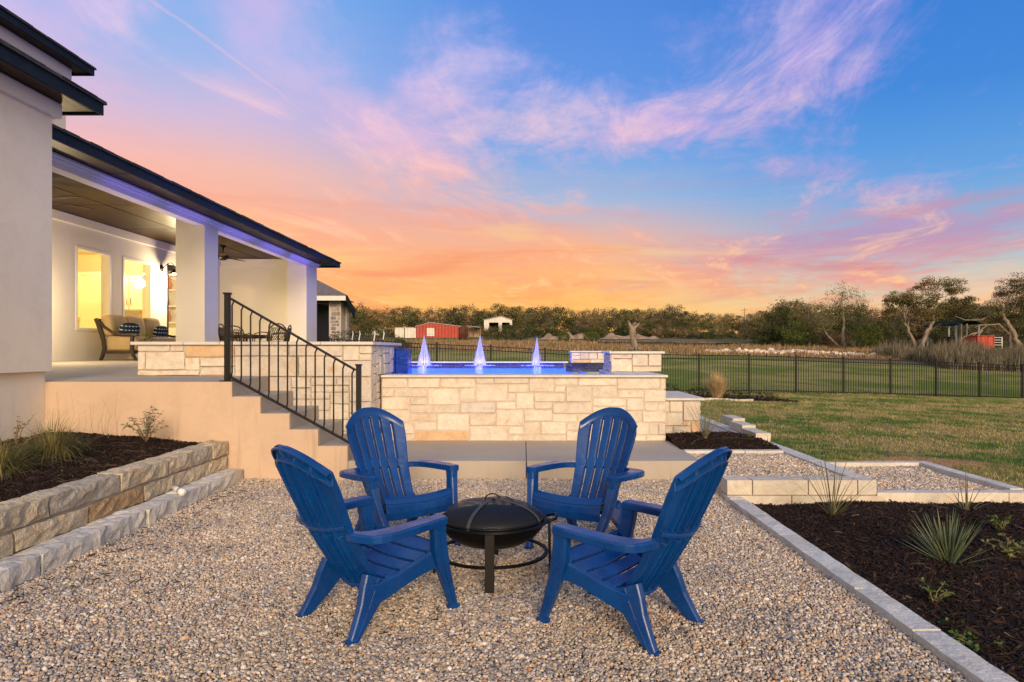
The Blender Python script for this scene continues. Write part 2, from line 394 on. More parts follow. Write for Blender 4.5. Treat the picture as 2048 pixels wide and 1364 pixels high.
# ------------------------------------------------------------ terrain
_TA = np.array([-.45, 0, .26, .48, .735]); _TY = np.array([8., 14., 25., 45., 70., 110., 180., 300., 900.])
_TZ = np.array([
 [ .10, .10, .10, .08, .02], [ .18, .12, .04, -.02, -.16], [ .30, .05, -.17, -.35, -.60],
 [1.20, .95, .62, .35, -.05], [1.90, 1.75, 1.40, 1.15, .85], [3.00, 2.80, 2.45, 2.10, 1.80],
 [5.00, 4.90, 4.60, 4.20, 3.90], [8.8, 8.6, 8.3, 8.0, 7.8], [14, 14, 13, 12, 12]])
def tz0(x, y):
    x = np.asarray(x, float); y = np.asarray(y, float)
    a = np.clip(x/np.maximum(y, 8.), _TA[0], _TA[-1]); yy = np.clip(y, 8., 899.)
    i = np.clip(np.searchsorted(_TY, yy, 'right')-1, 0, len(_TY)-2); fy = (yy-_TY[i])/(_TY[i+1]-_TY[i])
    j = np.clip(np.searchsorted(_TA, a, 'right')-1, 0, len(_TA)-2); fa = (a-_TA[j])/(_TA[j+1]-_TA[j])
    z = (_TZ[i, j]*(1-fy)*(1-fa)+_TZ[i, j+1]*(1-fy)*fa+_TZ[i+1, j]*fy*(1-fa)+_TZ[i+1, j+1]*fy*fa)
    w = np.clip((y-12)/20, 0, 1)
    return z+w*(.10*np.sin(x*.21+1.3)*np.sin(y*.17)+.05*np.sin(x*.5+y*.33))+.012*np.sin(x*1.7+y*.9)*np.sin(y*1.3-x*.6)
def tz(x, y):
    x = np.asarray(x, float); y = np.asarray(y, float)
    z = tz0(x, y)
    low = ((x < 3.24) & (y < 9.4)) | ((x < 4.70) & (y < 8.02)) | (y < 6.42) & (x < 40) & (x > -14) | ((x < 2.6) & (y < 19.3) & (x > -14))
    return np.where(low, -.35, z)
def tzf(x, y): return float(tz0(x, y))

def build_terrain():
    xs = np.unique(np.round(np.concatenate([np.arange(-600, -60, 30.), np.arange(-60, -12, 2.), np.arange(-12, 26, .35), [3.23, 3.25, 4.69, 4.71, 2.59, 2.61],
                                            np.arange(26, 70, 2.), np.arange(70, 640, 30.)]), 3))
    ys = np.unique(np.round(np.concatenate([np.arange(-60, 0, 10.), np.arange(0, 6, 1.), [6.41, 6.43, 8.01, 8.03, 9.39, 9.41, 19.29, 19.31], np.arange(6.6, 30, .35), np.arange(30, 80, 1.2),
                                            np.arange(80, 320, 5.), np.arange(320, 960, 40.)]), 3))
    X, Y = np.meshgrid(xs, ys); Z = tz(X, Y)
    n, m = X.shape; v = np.stack([X.ravel(), Y.ravel(), Z.ravel()], 1)
    i = np.arange(n*m).reshape(n, m)
    f = np.stack([i[:-1, :-1].ravel(), i[:-1, 1:].ravel(), i[1:, 1:].ravel(), i[1:, :-1].ravel()], 1)
    o = npmesh('ground', v, f, M['ground'], kind='structure', smooth=True)
    return o

def lawn_patch_nodes(t, pos):
    """green tufts against straw, shared by the ground and its blades"""
    a = t.noise(pos, .55, 3, .6); b_ = t.noise(pos, 2.3, 5, .65, .5)
    k = t.math('ADD', t.math('MULTIPLY', a, .5), t.math('MULTIPLY', b_, .5))
    return t.smooth(k, .44, .58)
def ground_material():
    m, t, b = mat_base('lawn_and_field')
    g = t.new('ShaderNodeNewGeometry'); pos = g.outputs['Position']
    sp = t.new('ShaderNodeSeparateXYZ'); t.set(sp, 0, pos); x, y, z = sp.outputs
    k = lawn_patch_nodes(t, pos)
    lawn = t.mix(k, (.27,.215,.095,1), (.075,.125,.026,1))
    # beyond the fence the grass is greener
    fld = t.mix(t.smooth(t.noise(pos, .22, 4, .6), .42, .60), (.15,.20,.026,1), (.34,.29,.09,1))
    lawn = t.mix(t.smooth(y, 20, 27), lawn, fld)
    lawn = t.mix(1.0, lawn, t.ramp(t.noise(pos, 7, 5, .75), [(.28, .45), (.72, 1.5)]), 'MULTIPLY')
    # bare orange soil along the gravel's kerb
    sx = t.math('SUBTRACT', x, 5.0); sy = t.math('SUBTRACT', y, 8.2)
    dd = t.math('SQRT', t.math('ADD', t.math('MULTIPLY', t.math('MULTIPLY', sx, sx), .45), t.math('MULTIPLY', sy, sy)))
    dd = t.math('ADD', dd, t.math('MULTIPLY', t.noise(pos, 1.9, 6, .72), 1.9))
    lawn = t.mix(t.smooth(dd, 1.75, 1.25), lawn, t.mix(t.noise(pos, 20, 4), (.60,.29,.13,1), (.36,.20,.10,1)))
    # dry brown field past the mown grass
    yy = t.math('ADD', y, t.math('MULTIPLY', t.math('SUBTRACT', t.noise(pos, .12, 4), .5), 14))
    yy = t.math('ADD', yy, t.math('MULTIPLY', t.math('MAXIMUM', t.math('SUBTRACT', x, 18.0), 0.0), .8))
    dry = t.mix(t.smooth(t.noise(pos, .30, 5, .7), .4, .62), (.22,.15,.085,1), (.17,.145,.065,1))
    dry = t.mix(1.0, dry, t.ramp(t.noise(pos, 2.5, 4, .7), [(.25, .6), (.75, 1.35)]), 'MULTIPLY')
    c = t.mix(t.smooth(yy, 52, 62), lawn, dry)
    grn = t.math('MULTIPLY', t.smooth(yy, 96, 118), t.smooth(t.noise(pos, .05, 3), .42, .56))
    c = t.mix(grn, c, (.10,.115,.03,1))
    t.set(b, 'Base Color', c); t.set(b, 'Roughness', .95); t.set(b, 'Specular IOR Level', .1)
    bn = t.new('ShaderNodeBump'); t.set(bn, 'Strength', .8); t.set(bn, 'Distance', .05); t.set(bn, 'Height', t.noise(pos, 12, 5, .7)); t.set(b, 'Normal', bn)
    return m
M['ground'] = ground_material()
build_terrain()

def grass_material(name, field=False):
    m, t, b = mat_base(name)
    g = t.new('ShaderNodeNewGeometry'); pos = g.outputs['Position']
    at_ = t.new('ShaderNodeAttribute'); at_.attribute_name = 'tone'; at_.attribute_type = 'GEOMETRY'
    k = lawn_patch_nodes(t, pos)
    c = t.mix(k, (.36,.29,.13,1), (.085,.16,.030,1))
    c = t.mix(1.0, c, t.ramp(at_.outputs['Fac'], [(0, .55), (1, 1.4)]), 'MULTIPLY')
    t.set(b, 'Base Color', c); t.set(b, 'Roughness', .8); t.set(b, 'Specular IOR Level', .15)
    return m
M['blade'] = grass_material('lawn_blades')
def foliage(name, c1, c2, sc=3.0, tone=(.45, 1.5), rough=.7):
    m, t, b = mat_base(name)
    g = t.new('ShaderNodeNewGeometry'); pos = g.outputs['Position']
    at_ = t.new('ShaderNodeAttribute'); at_.attribute_name = 'tone'; at_.attribute_type = 'GEOMETRY'
    oi = t.new('ShaderNodeObjectInfo')
    c = t.mix(t.smooth(t.noise(pos, sc, 3), .38, .62), c4(c1), c4(c2))
    c = t.mix(1.0, c, t.ramp(at_.outputs['Fac'], [(0, tone[0]), (1, tone[1])]), 'MULTIPLY')
    c = t.mix(1.0, c, t.ramp(oi.outputs['Random'], [(0, (.80,.82,.85)), (.5, (1,1,1)), (1, (1.22,1.08,.95))]), 'MULTIPLY')
    t.set(b, 'Base Color', c); t.set(b, 'Roughness', rough); t.set(b, 'Specular IOR Level', .2)
    return m
def blades(name, P, H, W, mt, lean=.6, tone=None, parent=None, kind='stuff', curve=.5):
    """one mesh of bent two-segment blades rooted at P; heights H, widths W"""
    n = len(P); a = np.random.uniform(0, 2*np.pi, n); l = np.random.uniform(.1, 1, n)*lean
    if not hasattr(H, '__len__'): H = np.full(n, H)
    H = H*np.random.uniform(.55, 1.25, n); W = np.full(n, W) if not hasattr(W, '__len__') else W
    dx, dy = np.cos(a), np.sin(a); b_ = np.random.uniform(0, 2*np.pi, n); sx, sy = np.cos(b_)*W/2, np.sin(b_)*W/2
    mid = P+np.stack([dx*H*l*.35, dy*H*l*.35, H*.6], 1); tip = P+np.stack([dx*H*l, dy*H*l, H*(1-curve*.3*l)], 1)
    sd_ = np.stack([sx, sy, np.zeros(n)], 1)
    v = np.stack([P-sd_, P+sd_, mid+sd_*.8, mid-sd_*.8, tip], 1).reshape(-1, 3)
    i = np.arange(n)*5
    f = np.concatenate([np.stack([i, i+1, i+2], 1), np.stack([i, i+2, i+3], 1), np.stack([i+3, i+2, i+4], 1)])
    o = npmesh(name, v, f, mt, parent, kind)
    tn = np.repeat(np.random.uniform(0, 1, n) if tone is None else tone, 5).astype(np.float32)
    at_ = o.data.attributes.new('tone', 'FLOAT', 'POINT'); at_.data.foreach_set('value', tn)
    return o
def lawn_grass():
    n = 170000
    y = 6.6+(26-6.6)*np.random.power(1.15, n)**1.25; x = np.random.uniform(1.8, .80*y+1.2, n)
    ok = (x > 3.36) & ((x > 4.80) | (y > 8.12))
    soil = np.sqrt(.45*(x-5)**2+(y-8.2)**2)+.85*(1+np.sin(x*2.3+y)*np.sin(y*1.9)*.6)
    ok &= (soil > 1.35) | (np.random.rand(n) < .22)
    x, y = x[ok], y[ok]; P = np.stack([x, y, tz0(x, y)-.005], 1)
    s_ = .5+y/26*1.2
    tag(blades('lawn_grass', P, .042*s_**.45, .0065*s_**1.2, M['blade'], 1.1), 'short patchy green and straw coloured lawn grass', 'grass')
lawn_grass()

# ------------------------------------------------------------ scattering loose stuff (gravel, mulch)
def protos(name, meshes, mt):
    c = bpy.data.collections.new(name)
    for v, f in meshes:
        me = bpy.data.meshes.new(name); me.from_pydata(v, [], f); me.materials.append(mt)
        me.polygons.foreach_set('use_smooth', [False]*len(f)); me.update()
        c.objects.link(bpy.data.objects.new(name, me))
    return c
def scatter(name, P, rot, scl, coll, npro, parent=None):
    me = bpy.data.meshes.new(name); P = np.asarray(P, np.float32)
    me.vertices.add(len(P)); me.vertices.foreach_set('co', P.ravel())
    for nm, ty, d, key in (('rot', 'FLOAT_VECTOR', rot, 'vector'), ('scl', 'FLOAT_VECTOR', scl, 'vector')):
        a = me.attributes.new(nm, ty, 'POINT'); a.data.foreach_set(key, np.asarray(d, np.float32).ravel())
    a = me.attributes.new('idx', 'INT', 'POINT'); a.data.foreach_set('value', np.random.randint(0, npro, len(P)).astype(np.int32))
    o = bpy.data.objects.new(name, me); COL.objects.link(o)
    g = bpy.data.node_groups.new(name, 'GeometryNodeTree')
    g.interface.new_socket(name='Geometry', in_out='INPUT', socket_type='NodeSocketGeometry')
    g.interface.new_socket(name='Geometry', in_out='OUTPUT', socket_type='NodeSocketGeometry')
    N = g.nodes; L = g.links
    gi = N.new('NodeGroupInput'); go = N.new('NodeGroupOutput'); ip = N.new('GeometryNodeInstanceOnPoints')
    ci = N.new('GeometryNodeCollectionInfo'); ci.inputs['Collection'].default_value = coll
    ci.inputs['Separate Children'].default_value = True; ci.inputs['Reset Children'].default_value = True
    L.new(gi.outputs[0], ip.inputs['Points']); L.new(ci.outputs[0], ip.inputs['Instance'])
    ip.inputs['Pick Instance'].default_value = True
    for nm, dt, sock in (('rot', 'FLOAT_VECTOR', 'Rotation'), ('scl', 'FLOAT_VECTOR', 'Scale'), ('idx', 'INT', 'Instance Index')):
        na = N.new('GeometryNodeInputNamedAttribute'); na.data_type = dt; na.inputs[0].default_value = nm
        L.new(na.outputs[0], ip.inputs[sock])
    L.new(ip.outputs[0], go.inputs[0])
    md = o.modifiers.new('scatter', 'NODES'); md.node_group = g
    o['kind'] = 'stuff'
    return o
def pebble_meshes(k, sub=1):
    import bmesh
    out = []
    for j in range(k):
        bm = bmesh.new(); bmesh.ops.create_icosphere(bm, subdivisions=sub+1 if sub else 1, radius=.5)
        rs = np.random.RandomState(40+j); ax = rs.normal(size=(5, 3)); ax /= np.linalg.norm(ax, axis=1)[:, None]; dd = rs.uniform(.30, .46, 5)
        for v in bm.verts:
            p = np.array(v.co)
            for a, d in zip(ax, dd):                       # knock flats onto the pebble
                e = p @ a-d
                if e > 0: p = p-a*e*.85
            v.co = p
        out.append(([tuple(v.co) for v in bm.verts], [tuple(q.index for q in f.verts) for f in bm.faces])); bm.free()
    return out
def gravel_material():
    m, t, b = mat_base('river_gravel')
    oi = t.new('ShaderNodeObjectInfo'); g = t.new('ShaderNodeNewGeometry')
    c = t.ramp(oi.outputs['Random'], [(0, (.58,.49,.38)), (.16, (.43,.36,.28)), (.30, (.33,.31,.30)), (.42, (.66,.60,.52)), (.54, (.50,.38,.25)), (.64, (.24,.23,.235)),
                                      (.73, (.56,.44,.33)), (.83, (.39,.35,.31)), (.90, (.14,.13,.14)), (.935, (.52,.28,.15)), (.955, (.74,.70,.64))], 'CONSTANT')
    c = t.mix(1.0, c, t.ramp(t.noise(g.outputs['Position'], 160, 3, .6), [(.25, .75), (.75, 1.2)]), 'MULTIPLY')
    c = t.mix(1.0, c, t.ramp(t.noise(g.outputs['Position'], 1.4, 4, .65), [(.32, (.80,.80,.82)), (.66, (1.24,1.15,1.03))]), 'MULTIPLY')
    t.set(b, 'Base Color', c); t.set(b, 'Roughness', .72); t.set(b, 'Specular IOR Level', .35)
    return m
M['gravel'] = gravel_material()
M['gravel_bed'] = mat('gravel_bed', (.11,.095,.08), .95, (.19,.16,.13), 60, bump=1, bscale=120)
PEB = protos('pebble', pebble_meshes(7, 1), M['gravel'])
def gravel_area(name, x0, y0, x1, y1, z, n_near, label, fade=True):
    mb = MB(); mb.add([(x0,y0,z-.012),(x1,y0,z-.012),(x1,y1,z-.012),(x0,y1,z-.012)], [(0,1,2,3)])
    bed = mb.build(name+'_bed', M['gravel_bed'], kind='structure')
    P = []; 
    d = n_near; nx = int((x1-x0)/d); ny = int((y1-y0)/d)
    X, Y = np.meshgrid(np.arange(nx), np.arange(ny)); X = x0+(X+.5+np.random.uniform(-.5, .5, X.shape))*d; Y = y0+(Y+.5+np.random.uniform(-.5, .5, Y.shape))*d
    X = X.ravel(); Y = Y.ravel()
    vis = (np.abs(X) < Y*.80+.3) & (Y > 2.55); X, Y = X[vis], Y[vis]
    n = len(X); s_ = np.random.lognormal(0, .30, n)*d*1.17
    Z = z-.003+.007*np.sin(X*3.1+Y*2)*np.sin(Y*2.7-X)+.005*np.sin(Y*7-X*2)*np.sin(X*6)+np.random.uniform(-.006, .005, n)
    rot = np.random.uniform(0, 6.28, (n, 3)); rot[:, :2] = np.random.normal(0, .45, (n, 2))
    scl = np.stack([s_*np.random.uniform(.95, 1.45, n), s_*np.random.uniform(.8, 1.1, n), s_*np.random.uniform(.5, .85, n)], 1)
    o = scatter(name, np.stack([X, Y, Z], 1), rot, scl, PEB, 7)
    tag(o, label, 'gravel')
gravel_area('gravel', -3.02, 2.5, 1.92, 7.42, .0, .0118, 'loose beige and grey pea gravel under the four blue chairs')
gravel_area('gravel', 1.90, 6.54, 3.14, 8.16, .165, .0155, 'small raised bed of beige pea gravel beside the concrete pad')
gravel_area('gravel', 3.28, 6.48, 4.64, 7.98, .035, .0155, 'pea gravel inside the low stone square by the lawn')

def mulch_material():
    m, t, b = mat_base('shredded_mulch')
    oi = t.new('ShaderNodeObjectInfo')
    c = t.ramp(oi.outputs['Random'], [(0, (.018,.0115,.009)), (.35, (.032,.018,.012)), (.62, (.013,.009,.008)), (.80, (.052,.028,.018)), (.94, (.085,.045,.027)), (.99, (.18,.12,.08))], 'CONSTANT')
    t.set(b, 'Base Color', c); t.set(b, 'Roughness', .85); t.set(b, 'Specular IOR Level', .2)
    return m
M['mulch'] = mulch_material()
M['mulch_bed'] = mat('mulch_bed', (.017,.012,.010), .95, (.03,.019,.014), 30, bump=1, bscale=80, bdist=.02)
def chips(k):
    out = []
    for j in range(k):
        rs = np.random.RandomState(j+90); L_ = 1.0; w = rs.uniform(.10, .2); b_ = rs.uniform(-.12, .12)
        v = []
        for i, tt in enumerate((-.5, 0, .5)):
            ww = w*(1, 1, .5)[i]; zc = b_*(1-abs(tt)*4)
            v += [(tt, -ww/2, zc), (tt, ww/2, zc), (tt, ww/2, zc+w*.35), (tt, -ww/2, zc+w*.35)]
        f = []
        for i in (0, 4):
            for q in range(4): f.append((i+q, i+(q+1) % 4, i+4+(q+1) % 4, i+4+q))
        f += [(0,3,2,1), (8,9,10,11)]
        out.append((v, f))
    return out
CHIP = protos('wood_chip', chips(5), M['mulch'])
def mulch_area(name, x0, y0, x1, y1, zf, dens, label, size=.036, step=.06):
    xs = np.linspace(x0, x1, max(3, int((x1-x0)/step))); ys = np.linspace(y0, y1, max(3, int((y1-y0)/step)))
    X, Y = np.meshgrid(xs, ys); Z = zf(X, Y)-.008; n, m = X.shape
    i = np.arange(n*m).reshape(n, m)
    f = np.stack([i[:-1, :-1].ravel(), i[:-1, 1:].ravel(), i[1:, 1:].ravel(), i[1:, :-1].ravel()], 1)
    npmesh('mulch_soil', np.stack([X.ravel(), Y.ravel(), Z.ravel()], 1), f, M['mulch_bed'], kind='structure', smooth=True)
    k = int((x1-x0)*(y1-y0)*dens); X = np.random.uniform(x0, x1, k); Y = np.random.uniform(y0, y1, k)
    vis = (np.abs(X) < Y*.80+.3); X, Y = X[vis], Y[vis]; k = len(X)
    rot = np.stack([np.random.normal(0, .3, k), np.random.normal(0, .35, k), np.random.uniform(0, 6.28, k)], 1)
    s_ = np.random.lognormal(0, .4, k)*size
    scl = np.stack([s_, s_*.9, s_*.9], 1)
    o = scatter(name, np.stack([X, Y, zf(X, Y)+np.random.uniform(-.004, .010, k)], 1), rot, scl, CHIP, 5)
    tag(o, label, 'mulch')
bumps = lambda X, Y: .018*np.sin(X*4.1+Y*2.2)*np.sin(Y*3.7-X)+.010*np.sin(X*9+1)*np.sin(Y*8)
zL = lambda X, Y: .385+.10*np.clip((-3.38-X)/1.2, 0, 1)+bumps(X, Y)
zR = lambda X, Y: .005+.015*np.clip((X-2.05)/.5, 0, 1)-.045*np.clip((Y-5.6)/.6, 0, 1)+bumps(X, Y)*.8
zM = lambda X, Y: .19+.10*np.exp(-((X-2.4)**2/.8+(Y-9.0)**2/.3))+bumps(X, Y)*.5
mulch_area('mulch', -5.16, 4.2, -3.34, 7.43, zL, 6500, 'dark shredded mulch in the raised bed against the stucco wall')
mulch_area('mulch', 2.03, 2.55, 6.2, 6.36, zR, 6200, 'dark shredded mulch in the large bed right of the gravel')
mulch_area('mulch', 1.92, 8.26, 3.13, 9.75, zM, 7000, 'dark mulch mound in the small bed at the foot of the pool wall')
zF = lambda X, Y: tz0(X, Y)+.03+bumps(X, Y)*.6
mulch_area('mulch', 3.0, 20.6, 8.4, 23.6, zF, 700, 'strip of dark mulch along the black fence', .09, .25)

# ------------------------------------------------------------ kerbs and low walls
def rough_block(mb, x0, y0, z0, x1, y1, z1, amp=.006, nu=4, cell=.12):
    """block with a hand-dressed uneven skin: gridded faces pushed about a little"""
    rs = random.Random(hash((round(x0, 3), round(y0, 3), round(z0, 3))) & 0xffff)
    def sub(a, b, L): k = max(1, min(nu, int(L/cell)+1)); return [a+(b-a)*i/k for i in range(k+1)]
    xs, ys, zs = sub(x0, x1, x1-x0), sub(y0, y1, y1-y0), sub(z0, z1, z1-z0)
    P = {}; v = []; f = []
    def pt(i, j, k):
        key = (i, j, k)
        if key in P: return P[key]
        ex = (i in (0, len(xs)-1))+(j in (0, len(ys)-1))+(k in (0, len(zs)-1))
        q = [xs[i], ys[j], zs[k]]
        c = ((x0+x1)/2, (y0+y1)/2, (z0+z1)/2)
        for ax in range(3):
            q[ax] += rs.uniform(-amp, amp)*(.5 if ex >= 2 else 1)
            if ex >= 2: q[ax] += (c[ax]-q[ax])/max(.02, abs(c[ax]-q[ax]))*amp*.6
        P[key] = len(v); v.append(tuple(q)); return P[key]
    nx, ny, nz = len(xs)-1, len(ys)-1, len(zs)-1
    for i in range(nx):
        for j in range(ny):
            f.append((pt(i,j,0),pt(i,j+1,0),pt(i+1,j+1,0),pt(i+1,j,0))); f.append((pt(i,j,nz),pt(i+1,j,nz),pt(i+1,j+1,nz),pt(i,j+1,nz)))
    for i in range(nx):
        for k in range(nz):
            f.append((pt(i,0,k),pt(i+1,0,k),pt(i+1,0,k+1),pt(i,0,k+1))); f.append((pt(i,ny,k),pt(i,ny,k+1),pt(i+1,ny,k+1),pt(i+1,ny,k)))
    for j in range(ny):
        for k in range(nz):
            f.append((pt(0,j,k),pt(0,j,k+1),pt(0,j+1,k+1),pt(0,j+1,k))); f.append((pt(nx,j,k),pt(nx,j+1,k),pt(nx,j+1,k+1),pt(nx,j,k+1)))
    mb.add(v, f)
def block(name, parent, x0, y0, z0, x1, y1, z1, mt, amp=.006, bev=.004):
    big = amp > .008
    mb = MB(); rough_block(mb, min(x0,x1), min(y0,y1), min(z0,z1), max(x0,x1), max(y0,y1), max(z0,z1), amp, 9 if big else 5, .065 if big else .12)
    return mb.build(name, mt, parent, world=True)

def kerb_run(label, x0, x1, y0, y1, z0, z1, along, lens, group=None, mt='kerb', amp=.006, jit=.006, gap=.002):
    e = empty('stone_kerb', ((x0+x1)/2, (y0+y1)/2, z0), 0, label, 'kerb', group)
    a = y0 if along == 'y' else x0; end = y1 if along == 'y' else x1; k = 0
    while a < end-.02:
        L_ = lens[k % len(lens)]*random.uniform(.92, 1.08); b_ = min(a+L_, end)
        if end-b_ < .15: b_ = end
        j = random.uniform(-jit, jit); jz = random.uniform(-.0015, .001)
        if along == 'y': block('kerb_stone', e, x0+j, a+gap/2, z0, x1+j, b_-gap/2, z1+jz, M[mt], amp)
        else: block('kerb_stone', e, a+gap/2, y0+j, z0, b_-gap/2, y1+j, z1+jz, M[mt], amp)
        a = b_; k += 1
    return e
kerb_run('pale limestone kerb stepping along the left retaining wall', -3.20, -3.0, 3.2, 7.36, -.1, .13, 'y', [.62,.5,.7,.56], amp=.012, jit=.016, mt='kerb')
kerb_run('flat limestone kerb between the gravel and the right mulch bed', 1.89, 2.035, 2.3, 6.40, -.1, .045, 'y', [.46,.62,.55,.7], amp=.006, jit=.003, mt='kerb')
kerb_run('limestone kerb running beside the lawn up to the pool steps', 3.12, 3.29, 6.55, 15.0, -.1, .19, 'y', [.9,1.1], mt='kerb', amp=.003, jit=.003)
kerb_run('thin stone kerb in front of the small mulch bed', 1.94, 3.12, 8.14, 8.26, 0, .20, 'x', [.7,.6], mt='kerb', amp=.003)
kerb_run('front kerb of the low gravel square, long pale blocks', 3.30, 5.6, 6.35, 6.49, -.2, .074, 'x', [.82,.5,.9], mt='stone_blk', amp=.004, jit=.003)
kerb_run('far kerb of the low gravel square', 3.29, 4.64, 7.97, 8.09, -.2, .085, 'x', [1.5], mt='kerb', amp=.002, jit=.0)
kerb_run('right kerb of the low gravel square next to bare soil', 4.64, 4.77, 6.495, 8.09, -.2, .085, 'y', [.8], mt='kerb', amp=.002, jit=.0)

# left retaining wall, two courses
e = empty('retaining_wall', (-3.28, 5.3, 0), 0, 'two course weathered limestone retaining wall beside the kerb', 'stone wall')
MBm = MB(); MBm.box(-3.36, 3.4, 0, -3.20, 7.40, .405); MBm.build('mortar', M['mortar_old'], e, world=True)
Yc = [3.4, 3.95, 4.60, 5.42, 6.15, 6.58, 7.02, 7.40]
for i in range(len(Yc)-1):
    block('stone', e, -3.385-random.uniform(0, .03), Yc[i]+.006, .272, -3.180+random.uniform(-.006, .006), Yc[i+1]-.006, .42+random.uniform(-.004, .004), M['stone_old'], .013)
Yc = [3.4, 4.28, 5.02, 5.75, 6.24, 6.86, 7.40]
for i in range(len(Yc)-1):
    block('stone', e, -3.37, Yc[i]+.006, .12, -3.178+random.uniform(-.006, .006), Yc[i+1]-.006, .262, M['stone_old'], .013)
# right terrace wall
e = empty('terrace_wall', (2.6, 6.45, 0), 0, 'low cream block wall holding up the raised gravel bed', 'stone wall')
MBm = MB(); MBm.box(1.92, 6.375, -.15, 3.28, 6.53, .175); MBm.build('mortar', M['mortar'], e, world=True)
xs = [1.90, 2.135, 2.76, 3.07, 3.30]
xs = [1.90, 2.14, 2.66, 3.12, 3.30]
for i in range(len(xs)-1):
    block('stone', e, xs[i]+.004, 6.35, .052, xs[i+1]-.004, 6.55, .19, M['stone_blk'], .003)
xs = [1.90, 2.5, 3.05, 3.33]
for i in range(len(xs)-1):
    block('stone', e, xs[i]+.003, 6.335, -.15, xs[i+1]-.003, 6.54, .046, M['stone_blk'], .003)
block('stone', e, 1.905, 6.555, -.1, 1.955, 6.98, .185, M['stone_blk'], .002); block('stone', e, 1.905, 6.985, -.1, 1.955, 7.405, .185, M['stone_blk'], .002)
# loose blocks on the kerb
for (u0, u1, yb, yt, Y, lab) in ((1500, 1542, 886, 869, 8.95, 'nearest loose limestone block on the lawn kerb'), (1478, 1512, 872, 858, 9.9, 'middle loose limestone block on the lawn kerb'),
                                 (1467, 1490, 865, 851, 10.9, 'farthest loose limestone block on the lawn kerb')):
    x1 = at(u1, 0, Y)[0]
    o = MB(); rough_block(o, x1-.20, Y, .19, x1, Y+.62, .19+.12, .004)
    o = o.build('limestone_block', M['stone_blk']); tag(o, lab, 'stone block', 'loose blocks lying on the kerb by the lawn')
# sidewalk beyond the small bed
mb = MB(); mb.box(2.53, 9.78, -.1, 3.12, 16.0, .172); mb.build('path', M['concrete'], kind='structure')

# drain pipe stub lying on the left kerb
e = empty('drain_pipe', at(365, 972, 6.1), 0, 'short white plastic drain pipe poking over the left kerb', 'pipe')
x, y, z = -3.10, 6.10, .155
mb = MB(); mb.tube([(-3.19,6.22,z),(-3.01,6.03,z-.008)], .024, 14); mb.build('pipe', M['pvc'], e, world=True)
mb = MB(); mb.tube([(-3.05,6.073,z-.006),(-2.985,6.004,z-.010)], .030, 14); mb.build('collar', M['pvc'], e, world=True)

# ------------------------------------------------------------ pad, stairs, patio
mb = MB(); mb.bbox(-1.897, 7.41, -.2, .038, 9.06, .195, .006); mb.bbox(.046, 7.41, -.2, 1.94, 9.06, .195, .006)
mb.build('concrete_pad', M['pad'], kind='structure')
mb = MB(); mb.box(.036, 7.414, -.2, .048, 9.05, .186); mb.build('pad_joint', M['mulch_bed'], kind='structure')
SX = [-3.155, -2.846, -2.530, -2.22, -1.90]; SZ = [1.055, .895, .711, .538, .358, .19]
prof = [(-5.185, -.2), (-5.185, 1.053)]
for i, x in enumerate(SX): prof += [(x, SZ[i]-.002), (x, SZ[i+1]-.002)]
prof += [(-1.90, -.2)]
e = empty('stairs', (-3.5, 7.9, 0), 0, 'concrete steps with a tan stucco side climbing to the patio', 'stairs')
mb = MB(); mb.prism([(p[0], p[1]) for p in prof], 'y', 7.41, 7.44); o = mb.build('side_wall', M['stucco_tan'], e, world=True)
mb = MB(); mb.prism([(7.441,-.2),(8.48,-.2),(8.48,1.078),(7.441,1.055)], 'x', -5.18, -3.157); mb.build('landing', M['concrete'], e, world=True)
for i in range(1, 5):
    mb = MB(); mb.bbox(SX[i-1]-.0, 7.441, -.1, SX[i]+.0, 8.48, SZ[i], .008); mb.build('step', M['concrete'], e, world=True)
# patio floor, falling gently towards the steps
mb = MB(); mb.add([(-9.0,8.481,1.0785),(-1.95,8.481,1.0785),(-1.95,10.4,1.118),(-9.0,10.4,1.125)], [(0,1,2,3)])
mb.add([(-9.0,10.4,1.125),(-3.62,10.4,1.12),(-3.62,13,1.17),(-9.0,13,1.185),(-3.62,20.4,1.19),(-9.0,20.4,1.20)], [(0,1,2,3),(3,2,4,5)])
mb.add([(-3.62,10.4,1.12),(-3.62,20.4,1.19),(-3.62,20.4,0),(-3.62,10.4,0)], [(0,1,2,3)])
mb.add([(-9.0,7.46,1.057),(-5.18,7.46,1.057),(-5.18,8.48,1.0775),(-9.0,8.48,1.0775)], [(0,1,2,3)])
mb.build('patio_floor', M['concrete'], kind='structure')

# ------------------------------------------------------------ ashlar walls: every stone a part
def pack(W_, H_, rs, hs=(.09,.14,.19,.235), wmin=.16, wmax=.62, u=.0475):
    """random coursed rubble: fills W x H from the bottom, returns rectangles"""
    nx = int(round(W_/.04)); sky_ = [0.0]*nx; out = []
    while True:
        m = min(sky_)
        if m >= H_-.02: break
        i = sky_.index(m); j = i
        while j < nx and abs(sky_[j]-m) < 1e-6: j += 1
        run = j-i; w = int(rs.uniform(wmin, wmax)/.04); w = max(3, w)
        if run-w < 4: w = run
        if w > wmax/.04+2: w = run//2
        k = rs.choice([1, 2, 2, 3, 3, 4]) if w > 5 else rs.choice([1, 2, 3])
        h = k*u*1.18+.03
        if m+h > H_-.06: h = H_-m
        out.append((i*.04*W_/(nx*.04), m, (i+w)*.04*W_/(nx*.04), m+h))
        for q in range(i, i+w): sky_[q] = m+h
    return out
